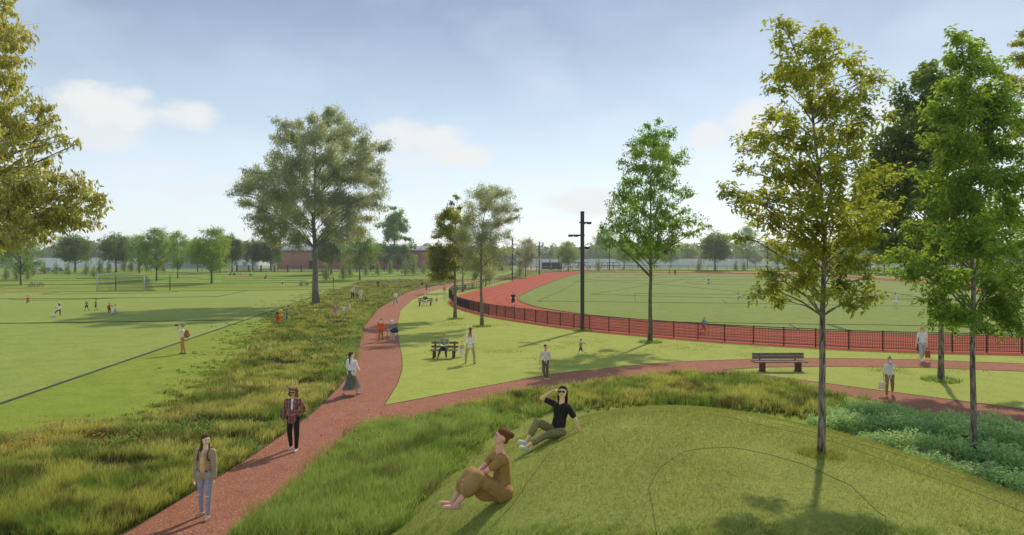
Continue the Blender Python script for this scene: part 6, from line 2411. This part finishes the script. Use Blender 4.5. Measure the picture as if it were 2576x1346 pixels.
# ---- photographer
ph = person(459, 891, 77, -62, 'photographer in pale open shirt and khaki trousers standing on the pitch kerb', 'stand', 'tan', ('half', (204, 206, 202), (240, 240, 236)), ('trousers', (168, 132, 88)), (80, 80, 80), ('short', (70, 50, 40)), hat=('beanie', (138, 136, 134)),
            ik={0: (('head', -.045, -.22, -.09), (-.3, 0, -1)), 1: (('head', .045, -.22, -.09), (.3, 0, -1))}, legs=[(4, 4, -2, 3), (-6, 4, -12, 3)])
c_ = (ph['hand'][0] + ph['hand'][1]) / 2 + Vector((-.06, -.02, .05))
r = thing('camera_body', c_, 'black camera held up by the photographer', 'camera', None, math.radians(-62))
MB().box(-.075, .075, -.03, .035, -.045, .05).build('body', M_eye, r, bevel=.008)
MB().tube([(0, -.03, 0), (0, -.12, 0)], .038, 10).build('lens', M_dark, r)
p_ = ph['nb'] + Vector((.19, .10, -.26))
r = thing('backpack', p_, 'tan leather backpack worn by the photographer', 'backpack', None, math.radians(-62))
q = MB().cap((0, 0, -.12), (0, 0, .10), .13, .11, 8).cap((-.05, 0, -.12), (.05, 0, -.12), .12, .12, 8)
remesh(q.build('sack', cloth('bag', (156, 92, 48)), r), .016, 3)
MB().box(-.08, .08, .09, .15, -.16, -.02).build('front_pocket', cloth('bag', (140, 80, 40)), r, bevel=.02)
# ---- children playing football
person(70, 770, 27, 60, 'boy in red tee kicking a leg out at the far left of the pitch', 'stand', 'tan', ('tee', (206, 48, 36)), ('shorts', (62, 84, 124)), (190, 190, 200), ('short', (90, 56, 34)), kid=True, legs=[(-8, 3, -14, 2), (52, 5, 60, 3)], arms=[(-30, 45, -10, 30), (40, 50, 60, 40)])
gb_ = person(149, 798, 36, -8, 'girl in white top and maroon trousers with one foot on a white ball', 'stand', 'brown', ('tee', W_), ('tights', (96, 30, 40)), (236, 234, 230), ('long', (34, 26, 24)), fem=True, kid=True, hat=('beanie', (236, 236, 234)),
             legs=[(58, 16, -4, 10, 0), (0, 3, 0, 2)], arms=[(50, 50, 140, -40), (4, 16, -4, -4)])
g = gb_['toe'][0]
ball_obj('football', Vector((g.x + .0, g.y - .02, .20)), .20, (236, 236, 234), 'large white ball under the foot of the girl in the white cap')
person(218, 783, 30, -10, 'blond boy in green shirt and black shorts walking on the pitch', 'walk', 'pink', ('tee', (34, 156, 112)), ('shorts', BLK), (40, 44, 110), ('short', (226, 180, 160)), kid=True, sock=(40, 44, 120), arms=[(10, 30, 60, 10), (10, 25, 60, -10)])
person(241, 782, 30, -30, 'dark skinned boy in green shirt and black shorts running on the pitch', 'walk2', 'tan', ('tee', (34, 156, 112)), ('shorts', (40, 30, 30)), BLK, ('short', (110, 60, 40)), kid=True, sock=BLK, arms=[(10, 20, 60, -10), (0, 25, 30, 0)])
person(275, 791, 29, 35, 'boy in maroon shirt and black trousers about to kick the black and white ball', 'stand', 'pink', ('long', (166, 44, 48)), ('trousers', (52, 46, 44)), (230, 228, 224), ('short', (124, 62, 32)), kid=True, arms=[(5, 12, 10, 5), (50, 50, 60, 30)], legs=[(10, 4, 2, 2), (-6, 4, -20, 2)])
person(290, 791, 26, -30, 'boy in white shirt and blue jeans right of the black and white ball', 'walk', 'pink', ('long', W_), ('trousers', (100, 140, 176)), (60, 80, 90), ('short', (150, 80, 36)), kid=True, arms=[(30, 30, 40, 10), (20, 75, 10, 80)], side=-6)
b = flatP(283.5, 791)
t_ = ball_obj('football', b + Vector((0, 0, .16)), .16, (232, 232, 230), 'black and white football between the boys in maroon and white')
mb = MB()
ico = [(0, -1, 0), (.6, -.75, .25), (-.6, -.75, .3), (0, -.6, .8), (.35, -.6, -.7), (-.45, -.6, -.65), (.9, -.2, -.35), (-.95, -.1, -.3), (0, .1, 1)]
for v in ico:
    v = Vector(v).normalized() * .150
    mb.ball(v, .030, 6, 5)
mb.build('patch', M_eye, t_)
# ---- groups on the bank
BG = 'people sitting on the grassy bank'
person(581, 692, 22, -30, 'person with long auburn hair sitting cross legged at the left of the bank group', 'cross', 'tan', ('long', (110, 70, 56)), ('trousers', (50, 34, 30)), (60, 40, 36), ('long', (130, 66, 44)), fem=True, seat=.12, Hm=2.0)
person(589, 692.5, 18, 30, 'child in navy top sitting right beside the auburn haired person', 'cross', 'tan', ('long', (52, 70, 110)), ('trousers', (60, 50, 60)), (170, 110, 80), ('short', (60, 40, 34)), seat=.12, Hm=1.8)
person(605, 692.5, 18, 0, 'person in beige sitting alone between the two bank groups', 'cross', 'tan', ('long', (196, 176, 150)), ('trousers', (206, 160, 120)), (200, 150, 110), ('long', (60, 42, 36)), fem=True, seat=.12, Hm=1.9)
person(633, 696.5, 22, -20, 'person in white top and black trousers perched on the bank', 'sitb', 'tan', ('long', (220, 222, 220)), ('trousers', (50, 50, 56)), (170, 90, 60), ('short', (210, 170, 130)), seat=.55, Hm=2.1)
person(669, 701, 22, -40, 'person with red scarf and blue coat sitting on the bank', 'cross', 'pale', ('coat', (42, 70, 120)), ('trousers', (190, 50, 80)), (235, 230, 230), ('long', (170, 80, 60)), fem=True, seat=.12, Hm=2.0)
person(711, 720.5, 20, -70, 'red haired child in white top and dark red shorts walking by the footpath', 'walk', 'pale', ('long', (232, 232, 228)), ('shorts', (130, 40, 40)), (240, 240, 240), ('long', (232, 134, 70)), fem=True, kid=True, sock=(240, 240, 240))
person(1010, 689.5, 18, 0, 'dark haired child in orange red sitting on the bank near the hall', 'cross', 'tan', ('tee', (206, 70, 44)), ('trousers', (226, 190, 180)), (230, 200, 190), ('long', (34, 28, 26)), kid=True, seat=.12, Hm=1.9)
# ---- centre lawn
rd_ = person(0, 0, 70, -6, 'man in green tee reading a book on the slatted bench', 'sitb', 'tan', ('tee', (124, 150, 116)), ('trousers', (52, 48, 48)), (178, 80, 50), ('short', (168, 124, 84)), at=Vector((bb.x + .03, bb.y + .28, 0)), Hm=1.66, seat=.54, lean=6, hpitch=-24, sock=(232, 232, 228),
             legs=[(80, 12, 10, 14), (82, 6, 2, 6)], arms=[(24, 14, 72, -22), (28, 16, 76, -20)])
c_ = (rd_['hand'][0] + rd_['hand'][1]) / 2 + Vector((0, -.03, .04))
r = thing('open_book', c_, 'open white book in the hands of the man on the bench', 'book', None, math.radians(-6))
for s in (-1, 1):
    MB().add([], [])
    q = MB()
    q.beam((0, 0, 0), (s * .15, -.01, .05), .20, .014)
    q.build('page_block', cloth('paper', (240, 240, 236)), r)
person(1162, 898, 39, -10, 'toddler in white dress and beige cape beside the standing woman', 'stand', 'pale', ('half', (196, 168, 140)), ('skirt', (240, 238, 232)), (224, 170, 140), ('topbun', (164, 96, 62)), kid=True, fem=True, barefoot=True)
person(1183, 916, 93, 172, 'woman with brown ponytail and orange scarf seen from behind in grey trousers', 'stand', 'pale', ('loose', (222, 214, 200)), ('trousers', (158, 152, 130)), (120, 60, 44), ('pony', (62, 44, 32)), fem=True, scarf=(190, 92, 44),
       legs=[(0, 12, 0, 2), (0, 14, 0, 4)], arms=[(12, 16, 72, -20), (8, 30, 50, -40)], lean=5, hpitch=-18, hyaw=20)
person(0, 0, 36, 0, 'white haired man in dark olive shirt and white shorts sitting on the upper bench', 'sitb', 'pink', ('half', (88, 94, 72)), ('shorts', (236, 236, 232)), BLK, ('short', (232, 232, 230)), at=Vector((b2.x, b2.y + .3, 0)), Hm=1.72, seat=.57, hpitch=-12, wide=1.1)
person(1098, 763, 22, 30, 'little girl in rust pinafore dancing beside the upper bench', 'walk', 'pale', ('tee', (236, 226, 214)), ('skirt', (168, 84, 44)), (150, 110, 80), ('bob', (190, 140, 96)), kid=True, fem=True, side=8)
person(1118, 750, 34, 0, 'woman in peach sweater and pale skirt near the round fence corner', 'stand', 'pink', ('long', (216, 140, 104)), ('mini', (232, 206, 180)), (170, 120, 96), ('topbun', (120, 62, 44)), fem=True, arms=[(20, 10, 140, -20), (10, 12, 60, -30)])
person(1372, 956, 90, 8, 'man in pale grey shirt and charcoal trousers walking where lawn meets path', 'stand', 'tan', ('half', (206, 208, 194)), ('trousers', (92, 90, 70)), (222, 216, 200), ('short', (62, 38, 28)), hyaw=18, hpitch=-4,
       legs=[(14, 3, -6, -14), (2, 0, -10, 4)], arms=[(-6, 14, -2, 10), (2, 12, 4, 4)])
tb = person(1461, 895, 43, -70, 'boy in olive tee and blue shorts running with a toy glider', 'stand', 'pink', ('tee', (142, 136, 34)), ('shorts', (38, 92, 134)), (222, 222, 40), ('short', (58, 40, 32)), kid=True, hyaw=30,
            legs=[(20, 3, 12, 2), (-20, 3, -70, 2)], arms=[(-20, 20, 120, 20), (-30, 60, 120, 40)])
h_ = tb['hand'][1] + Vector((.02, 0, .05))
r = thing('toy_glider', h_, 'pale blue toy glider in the hand of the running boy', 'toy plane')
M_gl = cloth('glider', (120, 190, 205))
MB().beam((-.22, 0, .10), (.22, 0, -.08), .035, .03).build('fuselage', M_gl, r)
MB().beam((-.02, -.22, .03), (-.02, .22, .03), .09, .012).build('wing', M_gl, r)
MB().beam((.19, -.09, -.06), (.19, .09, -.06), .05, .010).build('tail', M_gl, r)
# ---- on track and infield
person(1291, 775, 42, -8, 'bearded runner in black shirt and shorts on the track', 'stand', 'pale', ('tee', (34, 32, 34)), ('shorts', (24, 24, 26)), BLK, ('short', (90, 56, 36)), beard=(110, 70, 44), legs=[(-2, 4, -8, 2), (26, 4, -26, 2)], arms=[(-10, 16, 70, -26), (6, 16, 80, -26)], sock=(34, 34, 36))
person(1684, 690, 15, 20, 'woman in red brown dress twirling at the far end of the infield', 'stand', 'tan', ('tee', (176, 80, 56)), ('midi', (176, 80, 56)), (200, 120, 90), ('long', (90, 44, 34)), fem=True, arms=[(10, 60, 10, 70), (20, 20, 40, 10)])
person(1698, 693.5, 17, 0, 'man in maroon jacket and dark trousers beside the twirling woman', 'stand', 'tan', ('jacket', (128, 44, 34)), ('trousers', (40, 36, 50)), (225, 225, 225), ('short', (44, 30, 26)))
sb = person(1783, 714, 17, 15, 'boy in white tee and dark jeans balancing on a grey ball', 'stand', 'tan', ('tee', W_), ('trousers', (40, 50, 66)), (210, 180, 170), ('short', (150, 90, 60)), kid=True, arms=[(0, 50, 10, 30), (0, 70, 0, 90)])
sb['root'].location.z += .30
ball_obj('exercise_ball', sb['base'] + Vector((.05, -.02, .18)), .33, (196, 192, 184), 'grey ball under the balancing boy on the infield')
person(1858, 757, 20, -20, 'child in cream top and blue trousers kicking one leg sideways on the infield', 'stand', 'tan', ('long', (230, 212, 180)), ('trousers', (36, 70, 140)), (235, 235, 235), ('curly', (190, 70, 40)), kid=True, legs=[(2, 4, 0, 2), (6, 78, 4, 82)], arms=[(10, 50, 10, 60), (10, 70, 10, 80)], side=-14)
person(1769, 838, 47, 40, 'strawberry blonde girl in blue jacket running on the track behind the fence', 'run', 'pale', ('long', (86, 156, 178)), ('trousers', (196, 80, 40)), (210, 200, 190), ('long', (206, 146, 96)), fem=True, lean=14, hpitch=-10)
person(2253, 775, 40, 0, 'red haired woman in white summer dress standing on the infield', 'stand', 'tan', ('tank', (232, 232, 228)), ('mini', (228, 230, 228)), (240, 240, 240), ('long', (164, 78, 44)), fem=True, arms=[(10, 14, 50, -30), (10, 14, 50, -30)])
person(1955, 737, 18, 0, 'person in white top half hidden behind the low twigs of the elm', 'stand', 'pale', ('tee', (220, 214, 220)), ('trousers', (60, 56, 60)), (60, 50, 50), ('short', (60, 40, 30)))
wb = person(2320, 911, 92, -16, 'blonde woman in white tee and grey jeans walking with a tan tote', 'walk', 'pale', ('tee', (246, 246, 244)), ('crops', (164, 170, 176)), (248, 248, 248), ('long', (190, 150, 104)), fem=True, glasses=True, hpitch=-10, hyaw=-14,
            legs=[(22, 2, 4, -2), (-10, 1, -34, -2)], arms=[(-8, 10, 0, 8), (-2, 8, 0, 2)])
bag(wb['hand'][1] + Vector((.02, -.02, -.20)), .24, .36, .10, (150, 84, 40), 'tan leather tote in the hand of the blonde woman', 'tote_bag', strap=.22)
bb2 = person(2238, 997, 101, -28, 'woman in white blouse and taupe trousers drinking on the lower path', 'walk', 'tan', ('half', (236, 224, 212)), ('trousers', (138, 112, 80)), (210, 160, 110), ('topbun', (164, 122, 72)), fem=True, arms=[(8, 12, 14, 6), (50, 6, 146, -14)], ik={1: (('head', .05, -.16, -.13), (.5, 0, -1))},
             legs=[(20, 3, 8, 0), (-18, 3, -40, 0)])
bag(bb2['hand'][0] + Vector((-.05, -.04, -.10)), .27, .26, .13, (226, 200, 164), 'cream basket bag in the hand of the drinking woman', 'basket_bag', strap=.12, rnd=False)
h_ = bb2['hand'][1]
r = thing('paper_cup', h_ + Vector((-.04, -.05, .01)), 'white cup at the mouth of the woman on the lower path', 'cup')
MB().tube([(0, 0, -.05), (0, 0, .06)], [.028, .038], 10).build('cup_wall', cloth('paper', (240, 236, 230)), r)
# ---- far people
person(1388, 681.5, 14, 0, 'left of two distant people in dark suits near the playground', 'stand', 'tan', ('jacket', (40, 40, 48), (220, 220, 220)), ('trousers', (40, 40, 46)), BLK, ('short', (40, 30, 26)))
person(1410, 681.5, 14, 0, 'right of two distant people near the playground, in brown suit', 'stand', 'tan', ('jacket', (84, 64, 54)), ('trousers', (76, 58, 50)), BLK, ('short', (40, 30, 26)))
person(1301, 700, 19, 0, 'person in salmon pink jacket behind the curved fence', 'stand', 'tan', ('jacket', (206, 120, 104), (235, 235, 235)), ('trousers', (120, 150, 140)), (200, 200, 200), ('long', (110, 66, 50)), fem=True)
person(1484, 677, 17, -10, 'distant person in green tee sitting near the playground', 'sitb', 'tan', ('tee', (130, 170, 150)), ('trousers', (40, 40, 44)), (200, 70, 50), ('short', (170, 120, 90)), seat=.55, Hm=2.3)

# ---- grass gathered round the feet of the trees and posts
ft_ = [flatP(795, 768), flatP(1212, 822), flatP(1144.5, 803), flatP(1635, 862), flatP(2367, 958), flatP(1465, 833)]
tufts('foot_tufts', ft_, 420, .75, .20, MB_green, 'longer grass gathered round the feet of the trees', .03)
tufts('foot_tufts', [P(2066, 1143), P(2447, 1183)], 900, .33, .10, MB_lawn, 'short grass standing round the two nearest trunks', .008)
# ------------------------------------------------------------------ the air
def haze():
    m = bpy.data.materials.new('haze')
    m.use_nodes = True
    t = NT(m.node_tree)
    t.n.clear()
    out = t.new('ShaderNodeOutputMaterial')
    v = t.new('ShaderNodeVolumePrincipled')
    v.inputs['Color'].default_value = (.97, .98, 1, 1)
    v.inputs['Density'].default_value = HAZE
    v.inputs['Anisotropy'].default_value = .3
    t.l.new(v.outputs[0], out.inputs['Volume'])
    MB().box(-760, 760, -20, 720, -1.5, 26).build('haze', m, kind='stuff', label='pale summer air over the whole park', cat='haze')


HAZE = 0.00038
haze()
